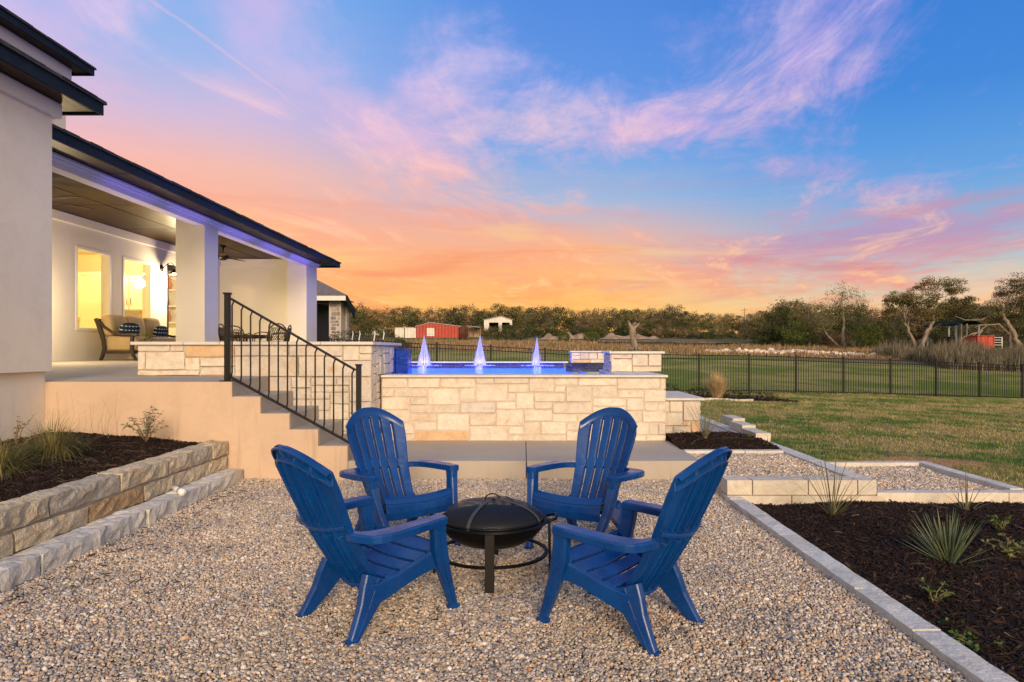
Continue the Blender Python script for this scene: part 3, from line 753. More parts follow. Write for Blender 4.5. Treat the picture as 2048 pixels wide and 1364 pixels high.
def face_stones(e, rects, fn, mt, depth=.04, g=.005, amp=.005):
    """fn maps (s, z, d) on the face to world; d is how far proud"""
    for (s0, z0, s1, z1) in rects:
        rs = random.Random(int(s0*1000+z0*7777)); dd = depth+rs.uniform(-.006, .006)
        a, b_, c_, d_ = s0+g, s1-g, z0+g, z1-g
        nu = max(2, min(4, int((b_-a)/.12)+1)); nv = max(2, min(3, int((d_-c_)/.1)+1)); ch = .008
        v = []; f = []
        us = [a]+[a+ch+(b_-a-2*ch)*i/nu for i in range(nu+1)]+[b_]; vs = [c_]+[c_+ch+(d_-c_-2*ch)*i/nv for i in range(nv+1)]+[d_]
        for iv, q in enumerate(vs):
            for iu, p in enumerate(us):
                edge = iu in (0, len(us)-1) or iv in (0, len(vs)-1)
                v.append(fn(p+(rs.uniform(-.003, .003) if edge else 0), q+(rs.uniform(-.003, .003) if edge else 0), dd-.012 if edge else dd+rs.uniform(-amp, amp)))
        nU = len(us)
        for iv in range(len(vs)-1):
            for iu in range(nU-1): f.append((iv*nU+iu, iv*nU+iu+1, (iv+1)*nU+iu+1, (iv+1)*nU+iu))
        b0 = len(v); ring = [(0,0), (len(us)-1,0), (len(us)-1,len(vs)-1), (0,len(vs)-1)]
        for (iu, iv) in ring: v.append(fn(us[iu], vs[iv], -.01))
        cor = [iv*nU+iu for iu, iv in ring]
        for k in range(4): f.append((cor[k], b0+k, b0+(k+1) % 4, cor[(k+1) % 4]))
        mb = MB(); mb.add(v, f); mb.build('stone', mt, e, world=True)

# pool front wall, stones read off the photograph one by one
PW = [(235,270,382,330),(385,270,568,330),(571,270,768,329),(771,270,875,308),(877,270,1073,307),(1076,270,1218,355),(1221,270,1355,316),(1357,270,1575,318),(1577,270,1818,338),(1820,270,1855,338),
(235,333,305,381),(308,333,497,381),(500,333,677,427),(680,332,767,401),(770,311,953,407),(956,310,1073,357),(1220,319,1282,356),(1284,321,1433,409),(1435,321,1577,385),(1580,341,1728,386),(1730,341,1855,411),
(235,384,397,453),(400,384,497,427),(955,360,999,408),(1001,360,1102,451),(1105,359,1280,410),(1437,388,1628,435),(1630,389,1730,459),
(400,430,678,474),(681,410,886,474),(889,410,999,452),(1104,413,1207,452),(1209,412,1435,476),(1437,438,1628,476),(1733,414,1808,459),(1810,414,1855,459),
(235,456,397,524),(400,477,548,521),(550,477,733,572),(736,477,884,544),(887,455,1043,547),(1046,455,1207,520),(1209,479,1348,525),(1350,479,1500,571),(1502,479,1628,525),(1630,462,1718,525),(1720,462,1855,526),
(235,527,420,592),(423,524,548,571),(1046,523,1139,594),(1142,523,1286,594),(1288,528,1348,572),(1502,528,1640,571),(1643,528,1758,597),(1760,529,1808,597),(1811,529,1855,597),
(423,574,733,622),(736,547,956,622),(958,550,1043,594),(235,595,420,622),(958,597,1103,622),(1106,597,1286,622),(1288,574,1390,624),(1392,574,1500,624),(1502,574,1640,624),(1643,600,1740,624),(1742,600,1855,624)]
e = empty('pool_wall', (0, 9.05, .19), 0, 'cream limestone front wall of the raised pool with a thin coping', 'stone wall')
mb = MB(); mb.box(-1.87, 9.05, .05, 1.885, 9.35, 1.035); mb.build('mortar', M['mortar'], e, world=True)
rects = []
for (x0, y0, x1, y1) in PW:
    X0, X1 = (680+x0/2.844-1045)*9.04/F, (680+x1/2.844-1045)*9.04/F
    if x0 == 235: X0 = -1.868
    Z1, Z0 = 1.4-(660+y0/2.844-700)*9.04/F, 1.4-(660+y1/2.844-700)*9.04/F
    if y0 == 270: Z1 = 1.034
    if y1 > 618: Z0 = .192
    rects.append((X0, Z0, X1, Z1))
face_stones(e, rects, lambda s, z, d: (s, 9.06-d, z), M['stone'], .022, .0035, .004)
mb = MB(); mb.bbox(-1.868, 8.995, 1.037, 1.92, 9.50, 1.069, .006); mb.build('coping', M['cap'], e, world=True)
mb = MB(); mb.bbox(1.30, 9.503, 1.037, 1.92, 11.6, 1.069, .004); mb.build('coping', M['cap'], e, world=True)
mb = MB(); mb.box(1.30, 9.36, -.2, 1.88, 11.6, 1.034); mb.build('side_core', M['mortar'], e, world=True)

# patio parapet in front of the columns and its return beside the pool
rs = random.Random(5)
e = empty('patio_parapet', (-3.3, 8.6, 1.06), 0, 'cream limestone parapet behind the stair rail, capped with pale slabs', 'stone wall')
mb = MB(); mb.box(-4.78, 8.50, 1.04, -1.905, 8.78, 1.46); mb.box(-3.2, 8.50, .0, -1.905, 8.78, 1.04); mb.box(-2.19, 8.78, .0, -1.905, 10.38, 1.46); mb.build('mortar', M['mortar'], e, world=True)
K = lambda l: [((90+x0/5.683-1045)*8.47/F, 1.4-(560+y1/5.683-700)*8.47/F, (90+x1/5.683-1045)*8.47/F, 1.4-(560+y0/5.683-700)*8.47/F) for x0, y0, x1, y1 in l]
rects = K([(1042,708,1415,815),(1418,708,1570,815),(1042,818,1130,1022),(1133,818,1582,1022),(1585,708,2150,880),(1585,883,1752,1028),(1755,883,2150,985),(1755,988,2150,1088),(1042,1025,1752,1088)])
X2 = rects[4][2]
rest = [(X2+s0, 1.068+z0, X2+s1, 1.068+z1) for s0, z0, s1, z1 in pack(-1.875-X2, 1.46-1.068, rs, wmin=.22, wmax=.62)]
low = [(-3.15+s0, .02+z0, -3.15+s1, .02+z1) for s0, z0, s1, z1 in pack(3.15-1.875, 1.04, rs, wmin=.2, wmax=.55)]
face_stones(e, rects+rest+low, lambda s, z, d: (s, 8.50-d, z), M['stone'], .022, .0035)
side = [(8.49+s0, .19+z0, 8.49+s1, .19+z1) for s0, z0, s1, z1 in pack(9.02-8.49, 1.27, rs, wmin=.16, wmax=.4)]
side += [(9.04+s0, 1.07+z0, 9.04+s1, 1.07+z1) for s0, z0, s1, z1 in pack(.93, .39, rs, wmin=.2, wmax=.5)]
face_stones(e, side, lambda s, z, d: (-1.905+d, s, z), M['stone'], .022, .0035)
for a, b_ in ((-4.85,-4.20),(-4.195,-3.75),(-3.745,-3.1),(-3.095,-2.5),(-2.495,-1.845)):
    mb = MB(); mb.bbox(a, 8.43, 1.463, b_, 8.83, 1.503, .006); mb.build('cap_slab', M['cap'], e, world=True)
mb = MB(); mb.bbox(-2.24, 8.833, 1.463, -1.845, 10.42, 1.503, .006); mb.build('cap_slab', M['cap'], e, world=True)

# raised blocks at the pool's right side
for (nm, x0, x1, y0, y1, z0, lab) in (('raised_wall', 1.335, 2.10, 10.3, 11.3, 1.069, 'square raised limestone block on the near right pool corner'),
                                      ('raised_wall', 1.13, 2.00, 15.7, 16.3, 1.10, 'farther raised limestone block with lilac lit end')):
    e = empty(nm, ((x0+x1)/2, (y0+y1)/2, z0), 0, lab, 'stone wall')
    mb = MB(); mb.box(x0+.03, y0+.03, .2 if y0 > 12 else 1.0695, x1-.03, y1-.02, 1.342); mb.build('mortar', M['mortar'], e, world=True)
    rs = random.Random(int(y0))
    fr = [(x0+a, z0+b_, x0+c, z0+d) for a, b_, c, d in pack(x1-x0, 1.342-z0, rs, wmin=.2, wmax=.45)]
    face_stones(e, fr, lambda s, z, d, y0=y0: (s, y0+.03-d, z), M['stone'], .03, .004)
    fr = [(y0+.004+a, z0+b_, y0+c, z0+d) for a, b_, c, d in pack(y1-y0-.02, 1.342-z0, rs, wmin=.2, wmax=.45)]
    face_stones(e, fr, lambda s, z, d, x0=x0: (x0+.03-d, s, z), M['stone'], .03, .004)
    mb = MB(); mb.bbox(x0-.03, y0-.04, 1.344, x1+.04, y1+.02, 1.380, .006); mb.build('cap_slab', M['cap'], e, world=True)
# low wall right of the pool
e = empty('low_wall', (2.2, 9.9, .2), 0, 'waist high limestone wall stub right of the pool, orange stained foot', 'stone wall')
mb = MB(); mb.box(1.90, 9.63, 0, 2.49, 11.2, .69); mb.build('mortar', M['mortar'], e, world=True)
fr = K2 = [(1.89,.52,2.07,.685),(2.075,.52,2.255,.685),(2.26,.40,2.50,.685),(1.89,.33,2.255,.515),(1.89,.10,2.12,.325),(2.125,.10,2.37,.325),(2.26,.33,2.37,.395),(2.375,.10,2.50,.395)]
face_stones(e, fr, lambda s, z, d: (s, 9.64-d, z), M['stone'], .03, .004)
fr = [(9.62+a, .1+b_, 9.62+c, .1+d) for a, b_, c, d in pack(1.5, .585, random.Random(3))]
face_stones(e, fr, lambda s, z, d: (2.48+d, s, z), M['stone'], .03, .004)
mb = MB(); mb.bbox(1.90, 9.57, .69, 2.57, 11.25, .725, .006); mb.build('cap_slab', M['cap'], e, world=True)

# ------------------------------------------------------------ pool
def tile_mat(name, c1, c2, sc=26):
    m, t, b = mat_base(name)
    g = t.new('ShaderNodeNewGeometry'); pos = g.outputs['Position']
    sp = t.new('ShaderNodeSeparateXYZ'); t.set(sp, 0, pos)
    u = t.math('ADD', sp.outputs[0], sp.outputs[1])
    br = t.new('ShaderNodeTexBrick'); t.set(br, 'Vector', t.vec(t.math('MULTIPLY', u, sc), t.math('MULTIPLY', sp.outputs[2], sc), 0.0))
    br.offset = .5; t.set(br, 'Scale', 1.0); t.set(br, 'Color1', c4(c1)); t.set(br, 'Color2', c4(c2)); t.set(br, 'Mortar', c4(tuple(k*.6 for k in c1)))
    t.set(br, 'Mortar Size', .04); t.set(br, 'Brick Width', 1.6); t.set(br, 'Row Height', .8)
    t.set(b, 'Base Color', br.outputs['Color']); t.set(b, 'Roughness', .12)
    bn = t.new('ShaderNodeBump'); t.set(bn, 'Strength', .5); t.set(bn, 'Distance', .01); t.set(bn, 'Height', br.outputs['Fac']); bn.invert = True; t.set(b, 'Normal', bn)
    return m
M['tile'] = tile_mat('blue_glass_mosaic', (.008,.03,.24), (.02,.075,.42))
M['tile_dark'] = tile_mat('dark_blue_pool_tile', (.010,.014,.06), (.04,.05,.14), 14)
M['plaster'] = mat('pool_plaster', (.22,.50,.80), .8, (.16,.42,.74), 1.4)
e = empty('tiled_column', (-1.78, 10.1, 1.0), 0, 'blue glass mosaic spillway column at the pool corner', 'tiled column')
mb = MB(); mb.bbox(-1.868, 10.05, .3, -1.69, 10.42, 1.42, .004); mb.build('column', M['tile'], e, world=True)
mb = MB(); mb.box(-1.904, 9.975, .9, -1.871, 10.37, 1.458); mb.build('tile_panel', M['tile'], e, world=True)
WZ = 1.01
e = empty('pool', (-.3, 14, 0), 0, 'raised swimming pool with blue lit water and far tiled edge', 'pool')
mb = MB()
def quad(a, b_, c, d): mb.add([a, b_, c, d], [(0,1,2,3)])
FB = -.2
quad((-3.5,9.5,FB),(1.3,9.5,FB),(1.3,18.7,FB),(-3.5,18.7,FB)); quad((-3.5,18.7,FB),(1.3,18.7,FB),(1.3,18.7,.93),(-3.5,18.7,.93))
quad((1.30,9.5,FB),(1.30,18.7,FB),(1.30,18.7,.93),(1.30,9.5,.93)); quad((-3.5,9.5,FB),(-3.5,18.7,FB),(-3.5,18.7,1.04),(-3.5,9.5,1.04))
quad((-3.5,9.5,FB),(1.3,9.5,FB),(1.3,9.5,1.036),(-3.5,9.5,1.036))
mb.build('basin', M['plaster'], e, world=True)
mb = MB(); mb.box(-3.5, 18.68, .90, 1.13, 18.74, 1.044); mb.build('waterline_tile', M['tile_dark'], e, world=True)
mb = MB(); mb.box(1.285, 9.51, .90, 1.3, 10.3, 1.036); mb.build('waterline_tile', M['tile_dark'], e, world=True)
mb = MB(); mb.box(1.0, 15.71, .90, 2.0, 15.725, 1.10); mb.build('waterline_tile', M['tile_dark'], e, world=True)
mb = MB(); mb.bbox(-3.6, 18.68, 1.046, 1.25, 19.1, 1.082, .006); mb.build('coping', M['cap'], e, world=True)
mb = MB(); mb.box(-3.5, 18.75, -.2, 1.15, 19.05, 1.044); mb.build('outer_wall', M['mortar'], e, world=True)
def water_material():
    m = bpy.data.materials.new('pool_water'); m.use_nodes = True; t = NT(m.node_tree); t.n.clear()
    out = t.new('ShaderNodeOutputMaterial'); gl = t.new('ShaderNodeBsdfGlossy'); tr = t.new('ShaderNodeBsdfTransparent'); mx = t.new('ShaderNodeMixShader')
    g = t.new('ShaderNodeNewGeometry'); pos = g.outputs['Position']
    vm = t.new('ShaderNodeVectorMath', operation='MULTIPLY'); t.set(vm, 0, pos); vm.inputs[1].default_value = (1.0, 1.6, 1)
    bn = t.new('ShaderNodeBump'); t.set(bn, 'Strength', .35); t.set(bn, 'Distance', .05); t.set(bn, 'Height', t.noise(vm.outputs[0], 3.2, 3, .5, .4))
    t.set(gl, 'Normal', bn); t.set(gl, 'Roughness', .12); t.set(gl, 'Color', (.75,.85,1,1)); t.set(tr, 'Color', (.42,.74,.98,1))
    fr = t.new('ShaderNodeFresnel'); t.set(fr, 'IOR', 1.33); t.set(fr, 'Normal', bn)
    t.set(mx, 0, t.math('MULTIPLY', fr, .34)); t.l.new(tr.outputs[0], mx.inputs[1]); t.l.new(gl.outputs[0], mx.inputs[2]); t.l.new(mx.outputs[0], out.inputs[0])
    return m
M['water'] = water_material()
mb = MB(); xs_ = np.linspace(-3.49, 1.30, 30); 
mb.add([(-3.49,10.4,WZ),(1.298,10.4,WZ),(1.298,15.7,WZ),(1.298,18.67,WZ),(-3.49,18.67,WZ),(-1.868,9.50,WZ),(1.298,9.50,WZ),(-1.868,10.4,WZ)], [(7,1,3,4,0)[:5], (5,6,1,7)])
mb.build('water', M['water'], e, world=True, kind='structure')
def lamp(name, loc, power, col, rad=.1, parent=None):
    l = bpy.data.lights.new(name, 'POINT'); l.energy = power; l.color = col; l.shadow_soft_size = rad
    o = bpy.data.objects.new(name, l); COL.objects.link(o); o.location = loc
    return o
BL = (.05, .16, 1.0)
for x in (-2.6, -.6, .8): lamp('pool_light', (x, 17.6, .45), 75, BL, .15)
for x in (-.9, .6): lamp('pool_light', (x, 13.2, .35), 40, BL, .2)
lamp('pool_light', (-.4, 10.4, .3), 16, BL, .2)
# bubbler jets
def spray_material():
    m = bpy.data.materials.new('lit_spray'); m.use_nodes = True; t = NT(m.node_tree); t.n.clear()
    out = t.new('ShaderNodeOutputMaterial'); df = t.new('ShaderNodeBsdfDiffuse'); tl = t.new('ShaderNodeBsdfTranslucent'); tr = t.new('ShaderNodeBsdfTransparent')
    a = t.new('ShaderNodeMixShader'); b_ = t.new('ShaderNodeMixShader')
    t.set(df, 'Color', (.9,.92,1,1)); t.set(tl, 'Color', (.9,.92,1,1))
    t.set(a, 0, .6); t.l.new(df.outputs[0], a.inputs[1]); t.l.new(tl.outputs[0], a.inputs[2])
    t.set(b_, 0, .32); t.l.new(tr.outputs[0], b_.inputs[1]); t.l.new(a.outputs[0], b_.inputs[2]); t.l.new(b_.outputs[0], out.inputs[0])
    return m
M['spray'] = spray_material()
for i, (u, lab, asym) in enumerate(((848, 'leftmost of the three violet lit bubbler jets in the pool', 1), (960, 'middle violet lit bubbler jet in the pool', 1), (1074, 'rightmost violet lit bubbler jet in the pool', .55))):
    x, y, _ = at(u, 700, 17.0)
    e = empty('water_jet', (x, y, WZ), 0, lab, 'water jet', 'lit bubbler jets in a row across the pool')
    rs = random.Random(i); mb = MB(); H = .74 if i < 2 else .71
    for k in range(230):
        side_ = rs.choice((-1, 1)); a = rs.gauss(0, .35); lx = side_*rs.gauss(.120, .018) if rs.random() < .70 else rs.gauss(0, .085)
        if asym < 1: lx = abs(lx)*.85-.06 if rs.random() < .72 else -abs(lx)*.9
        ly = rs.uniform(-.09, .09); top = H*(rs.uniform(.9, 1.02) if abs(lx) < .2 else rs.uniform(.5, .9)); w = rs.uniform(.0022, .0058)
        pts = [(lx*q**1.05+rs.gauss(0,.002), ly*q, top*(1-q**1.12)) for q in (0, .15, .35, .55, .75, .99)]
        a0 = rs.randint(0, 4); a1 = rs.choice((6, 6, 6, a0+2, a0+3)); mb.tube(pts[a0:a1], [w*.5, w, w, w*1.1, w*1.2, w*1.2][a0:a1], 4, cap=False)
    mb.build('spray', M['spray'], e)
    mb = MB()
    for k in range(46):
        a = rs.uniform(0, 6.28); r = rs.uniform(.10, .42); mb.lathe([(.0, .02), (.02, .012), (.028, -.005)], 6, (r*math.cos(a), r*math.sin(a)*.6, 0))
    for k in range(150):
        q = rs.random()**.7; hw = .04+.15*q; r = rs.uniform(.0035, .008); X_, Z_ = rs.gauss(0, hw*.75), H*(1.06-q)+rs.uniform(-.03, .05)
        mb.lathe([(0, r), (r, 0), (0, -r)], 5, (X_, rs.gauss(0, .07), max(.01, Z_)))
    mb.build('splash', M['spray'], e, kind='stuff')
    lamp('jet_light', (x, y, WZ+.10), 9, (.16,.10,1.0), .10)
    lamp('jet_light', (x, y-.45, WZ+.12), 4, (.20,.14,1.0), .10)
def spot(name, loc, target, power, col, ang, rad=.1):
    l = bpy.data.lights.new(name, 'SPOT'); l.energy = power; l.color = col; l.shadow_soft_size = rad; l.spot_size = R(ang); l.spot_blend = .8
    o = bpy.data.objects.new(name, l); COL.objects.link(o); o.location = loc
    o.rotation_euler = (Vector(target)-Vector(loc)).to_track_quat('-Z', 'Y').to_euler(); return o
# violet spots added over the water to tint the house beam and corner column
for y_, p_ in ((19.2, 620), (17.2, 420), (15.0, 330), (12.8, 270), (10.9, 230)):
    spot('added_violet_spot', (-3.42, min(y_, 18.4), 1.06), (-6.22, y_, 3.93), p_, (.17,.12,1.0), 27)
spot('added_violet_spot', (-3.42, 18.3, 1.06), (-6.3, 20.6, 2.6), 200, (.20,.15,1.0), 60)

# ------------------------------------------------------------ the house
M['ceil'] = None
def wood_panel_mat():
    m, t, b = mat_base('stained_ceiling_boards')
    g = t.new('ShaderNodeNewGeometry'); sp = t.new('ShaderNodeSeparateXYZ'); t.set(sp, 0, g.outputs['Position']); oi = t.new('ShaderNodeObjectInfo')
    v = t.vec(t.math('MULTIPLY', sp.outputs[0], 34), t.math('MULTIPLY', sp.outputs[1], 1.3), t.math('MULTIPLY', oi.outputs['Random'], 9.0))
    n = t.noise(v, 1.0, 5, .6, .3)
    c = t.ramp(n, [(.3, (.020,.010,.0025)), (.55, (.048,.027,.008)), (.75, (.090,.054,.017))])
    t.set(b, 'Base Color', c); t.set(b, 'Roughness', .38); t.set(b, 'Specular IOR Level', .06)
    bn = t.new('ShaderNodeBump'); t.set(bn, 'Strength', .25); t.set(bn, 'Distance', .01); t.set(bn, 'Height', n); t.set(b, 'Normal', bn)
    return m
M['ceil'] = wood_panel_mat()
e = empty('house', (-5.5, 7.4, 0), 0, 'cream stucco house with dark navy eaves and a lit covered patio', 'house')
H = lambda mb, name, mt, **k: mb.build(name, mt, e, world=True, **k)
# near wing
mb = MB(); mb.box(-9.0, 4.2, 1.172, -5.115, 7.42, 4.12); H(mb, 'wall', M['stucco'])
mb = MB(); mb.box(-9.0, 4.22, -.2, -5.185, 7.408, 1.168); H(mb, 'foundation', M['stucco'])
def eave(x_out, x_in, y0, y1, z, th, slope_in, crown=True, crown_mat='trim'):
    """fascia along x_out, end fascia at y1, soffit back to x_in"""
    mb = MB(); mb.box(x_out-.03, y0, z, x_out, y1, z+th); H(mb, 'fascia', M['fascia'])
    mb = MB(); mb.box(x_in-2.2, y1, z, x_out, y1+.03, z+th); H(mb, 'fascia', M['fascia'])
    # drip edge and shingles, rising inwards
    mb = MB()
    a = (x_out+.025, y0, z+th); b_ = (x_out+.025, y1+.055, z+th); c = (x_out-3.2, y1-3.2, z+th+slope_in); d = (x_out-3.2, y0, z+th+slope_in)
    v = [a, b_, c, d]+[(p[0], p[1], p[2]+.022) for p in (a, b_, c, d)]
    mb.add(v, [(0,3,2,1),(4,5,6,7),(0,1,5,4),(1,2,6,5),(2,3,7,6),(3,0,4,7)])
    f_ = (x_in-3.2, y1+.055, z+th)
    v = [b_, f_, c]+[(p[0], p[1], p[2]+.022) for p in (b_, f_, c)]
    mb.add(v, [(0,2,1),(3,4,5),(0,1,4,3),(1,2,5,4),(2,0,3,5)])
    H(mb, 'roof', M['shingle'])
    # shingle butts along the edge
    mb = MB(); y = y0; rs = random.Random(int(z*10))
    while y < y1:
        L_ = rs.uniform(.2, .34); mb.box(x_out-.1, y, z+th+.0225, x_out+.03+rs.uniform(-.008, .008), min(y+L_-.006, y1+.05), z+th+.030+rs.uniform(0, .010)); y += L_
    H(mb, 'shingle_edge', M['shingle'], kind='stuff')
eave(-4.78, -5.115, 4.2, 7.76, 4.075, .125, 1.25)
y = 4.2
mb = MB(); mb.box(-5.112, 4.2, 4.095, -4.812, 7.73, 4.112); H(mb, 'soffit', M['ceil'])
mb = MB(); mb.box(-9, 7.423, 4.095, -5.115, 7.73, 4.112); H(mb, 'soffit', M['ceil'])
mb = MB(); mb.bbox(-5.3, 4.2, 3.93, -5.045, 7.49, 4.093, .012); H(mb, 'crown_trim', M['trim'])
# upper storey
mb = MB(); mb.box(-12, 6.0, 4.25, -8.03, 12.0, 6.55); H(mb, 'upper_wall', M['stucco'])
mb = MB(); mb.bbox(-8.3, 6.0, 6.16, -7.96, 12.06, 6.36, .01); H(mb, 'crown_trim', M['trim'])
eave(-7.72, -8.03, 6.0, 12.28, 6.34, .115, 1.2)
mb = MB(); mb.box(-8.03, 6.0, 6.362, -7.75, 12.25, 6.378); H(mb, 'soffit', M['ceil'])
# covered patio roof
XE, XC, YE = -5.75, -6.30, 21.5
eave(XE, XC, 7.80, YE, 3.99, .135, 1.3)
zc = 4.09
ys = [7.8, 10.16, 12.66, 15.16, 17.66, 20.16, 21.46]
for i in range(len(ys)-1):
    mb = MB(); mb.box(XC, ys[i]+.006, 4.030, XE-.032, ys[i+1]-.006, 4.046); H(mb, 'soffit_panel', M['ceil'])
mb = MB(); mb.box(XC-.3, 7.5, 4.052, XE-.032, 21.49, 4.06); mb.box(-9.0, 7.5, 4.105, XC-.2, 20.3, 4.12); H(mb, 'ceiling_backing', M['fascia'])
for i in range(len(ys)-2):
    for (xa, xb) in ((-8.96, -7.725), (-7.71, -6.50)):
        mb = MB(); mb.box(xa, ys[i]+.014, zc, xb-.012, ys[i+1]-.014, zc+.012); H(mb, 'ceiling_panel', M['ceil'])
mb = MB(); mb.box(-6.50, 7.8, 3.865, XC, 20.9, 4.05); H(mb, 'beam', M['stucco_white'])
mb = MB(); mb.bbox(-6.42, 7.8, 3.945, XC+.05, 20.98, 4.028, .012); H(mb, 'beam_moulding', M['trim'])
mb = MB(); mb.bbox(-6.42, 7.8, 3.985, XC+.09, 21.02, 4.0285, .008); H(mb, 'beam_moulding', M['trim'])
for (ya, yb) in ((13.52, 14.12), (19.9, 20.9)):
    mb = MB(); mb.box(-6.87, ya, 1.1, XC+.002, yb, 3.862 if ya < 15 else 3.863)
    mb.box(-6.87, ya, 3.86, -6.502, yb, 4.088); H(mb, 'column', M['stucco_white'])
# end wall and back wall with openings
mb = MB(); mb.box(-9.0, 20.2, 1.1, -6.872, 20.5, 4.086); H(mb, 'end_wall', M['stucco_white'])
mb = MB(); mb.box(-9.0, 20.16, 3.90, -6.872, 20.198, 4.084); H(mb, 'frieze', M['trim'])
XW = -8.96
W1 = (13.68, 14.86, 1.80, 3.50); W2 = (15.30, 16.48, 1.80, 3.50); D1 = (17.2, 19.6, 1.19, 3.56)
mb = MB()
cuts = [7.5, W1[0], W1[1], W2[0], W2[1], D1[0], D1[1], 20.5]
for i in range(len(cuts)-1):
    a, b_ = cuts[i], cuts[i+1]
    op = {1: W1, 3: W2, 5: D1}.get(i)
    if op is None: mb.box(XW-.22, a, 1.1, XW, b_, 4.086)
    else:
        if op[2] > 1.2: mb.box(XW-.22, a, 1.1, XW, b_, op[2])
        mb.box(XW-.22, a, op[3], XW, b_, 4.086)
H(mb, 'back_wall', M['stucco_white'])
mb = MB(); mb.bbox(XW+.001, 7.5, 3.90, XW+.05, 20.15, 4.085, .008); H(mb, 'frieze', M['trim'])
mb = MB(); mb.box(XW+.001, 7.5, 1.1, XW+.012, 20.15, 1.215); H(mb, 'base_trim', M['stucco_white'])
m, t, b = mat_base('window_glass'); 
def glass_mat():
    m = bpy.data.materials.new('window_glass'); m.use_nodes = True; t = NT(m.node_tree); t.n.clear()
    out = t.new('ShaderNodeOutputMaterial'); gl = t.new('ShaderNodeBsdfGlossy'); tr = t.new('ShaderNodeBsdfTransparent'); mx = t.new('ShaderNodeMixShader')
    t.set(gl, 'Roughness', .02); t.set(mx, 0, .07); t.l.new(tr.outputs[0], mx.inputs[1]); t.l.new(gl.outputs[0], mx.inputs[2]); t.l.new(mx.outputs[0], out.inputs[0]); return m
M['glass'] = glass_mat()
for (ya, yb, za, zb) in (W1, W2):
    w = MB(); f = .055
    w.box(XW-.10, ya, za, XW+.012, yb, za+f); w.box(XW-.10, ya, zb-f, XW+.012, yb, zb); w.box(XW-.10, ya, za+f, XW+.012, ya+f, zb-f); w.box(XW-.10, yb-f, za+f, XW+.012, yb, zb-f)
    fo = H(w, 'window', M['white'])
    w = MB(); w.box(XW-.06, ya+f, za+f, XW-.054, yb-f, zb-f); w.v = [(p[0]-e.location.x, p[1]-e.location.y, p[2]-e.location.z) for p in w.v]; w.build('pane', M['glass'], fo)
# glazed door
ya, yb, za, zb = D1
w = MB(); w.box(XW-.08, ya, za, XW+.006, ya+.07, zb); w.box(XW-.08, yb-.07, za, XW+.006, yb, zb); w.box(XW-.08, ya+.07, zb-.14, XW+.006, yb-.07, zb); w.box(XW-.08, ya+.07, za, XW+.006, yb-.07, za+.1)
w.box(XW-.07, (ya+yb)/2-.05, za+.1, XW, (ya+yb)/2+.05, zb-.14)
do = H(w, 'door', M['bronze'])
w = MB(); w.box(XW-.05, ya+.07, za+.1, XW-.044, (ya+yb)/2-.05, zb-.14); w.box(XW-.05, (ya+yb)/2+.05, za+.1, XW-.044, yb-.07, zb-.14)
w.v = [(p[0]-e.location.x, p[1]-e.location.y, p[2]-e.location.z) for p in w.v]; w.build('pane', M['glass'], do)
# lit room behind
M['room'] = mat('warm_room_paint', (.78,.66,.36), .8); M['cab'] = mat('cream_cabinet_paint', (.80,.74,.58), .45)
mb = MB(); mb.box(-13.2, 11.0, 1.12, XW-.22, 20.5, 1.19); H(mb, 'room_floor', M['cab'])
mb = MB(); mb.box(-13.2, 11.0, 4.08, XW-.22, 20.5, 4.15); H(mb, 'room_ceiling', M['room'])
mb = MB(); mb.box(-13.3, 11.0, 1.19, -13.2, 20.5, 4.08); mb.box(-13.2, 10.9, 1.19, XW-.22, 11.0, 4.08); mb.box(-13.2, 19.2, 1.19, XW-1.5, 19.3, 4.08); H(mb, 'room_wall', M['room'])
def cabinet(x0, x1, y, z0, z1, lab):
    c = empty('cabinet', ((x0+x1)/2, y, z0), 0, lab, 'cabinet')
    mb = MB(); mb.box(x0, y, z0, x1, y+.35, z1); mb.build('carcass', M['cab'], c, world=True)
    n = 2
    for i in range(n):
        a = x0+(x1-x0)*i/n+.015; b_ = x0+(x1-x0)*(i+1)/n-.015
        mb = MB(); mb.bbox(a, y-.02, z0+.02, b_, y-.001, z1-.02, .004)
        d = mb.build('cabinet_door', M['cab'], c, world=True)
        mb = MB()
        for (p, q, r_, s__) in ((a, a+.07, z0+.02, z1-.02), (b_-.07, b_, z0+.02, z1-.02), (a+.07, b_-.07, z0+.02, z0+.09), (a+.07, b_-.07, z1-.09, z1-.02)): mb.box(p, y-.032, r_, q, y-.021, s__)
        mb.build('door_frame', M['cab'], c, world=True)
        hx = b_-.035 if i == 0 else a+.035
        mb = MB(); mb.tube([(hx,y-.033,z0+.12),(hx,y-.055,z0+.14),(hx,y-.055,z0+.3),(hx,y-.033,z0+.32)], .008, 6); mb.build('handle', M['bronze'], c, world=True)
cabinet(-11.2, -9.98, 18.4, 2.48, 3.42, 'cream double door wall cabinet seen through the second window')
cabinet(-12.6, -11.3, 18.35, 1.2, 3.5, 'tall pale cupboard seen through the first window')
# room lights (the lit interior and the wall lantern)
lamp('room_light', (-11.2, 15.2, 3.7), 230, (1.0,.70,.24), .25)
lamp('room_light', (-10.6, 18.0, 3.8), 90, (1.0,.80,.42), .2)
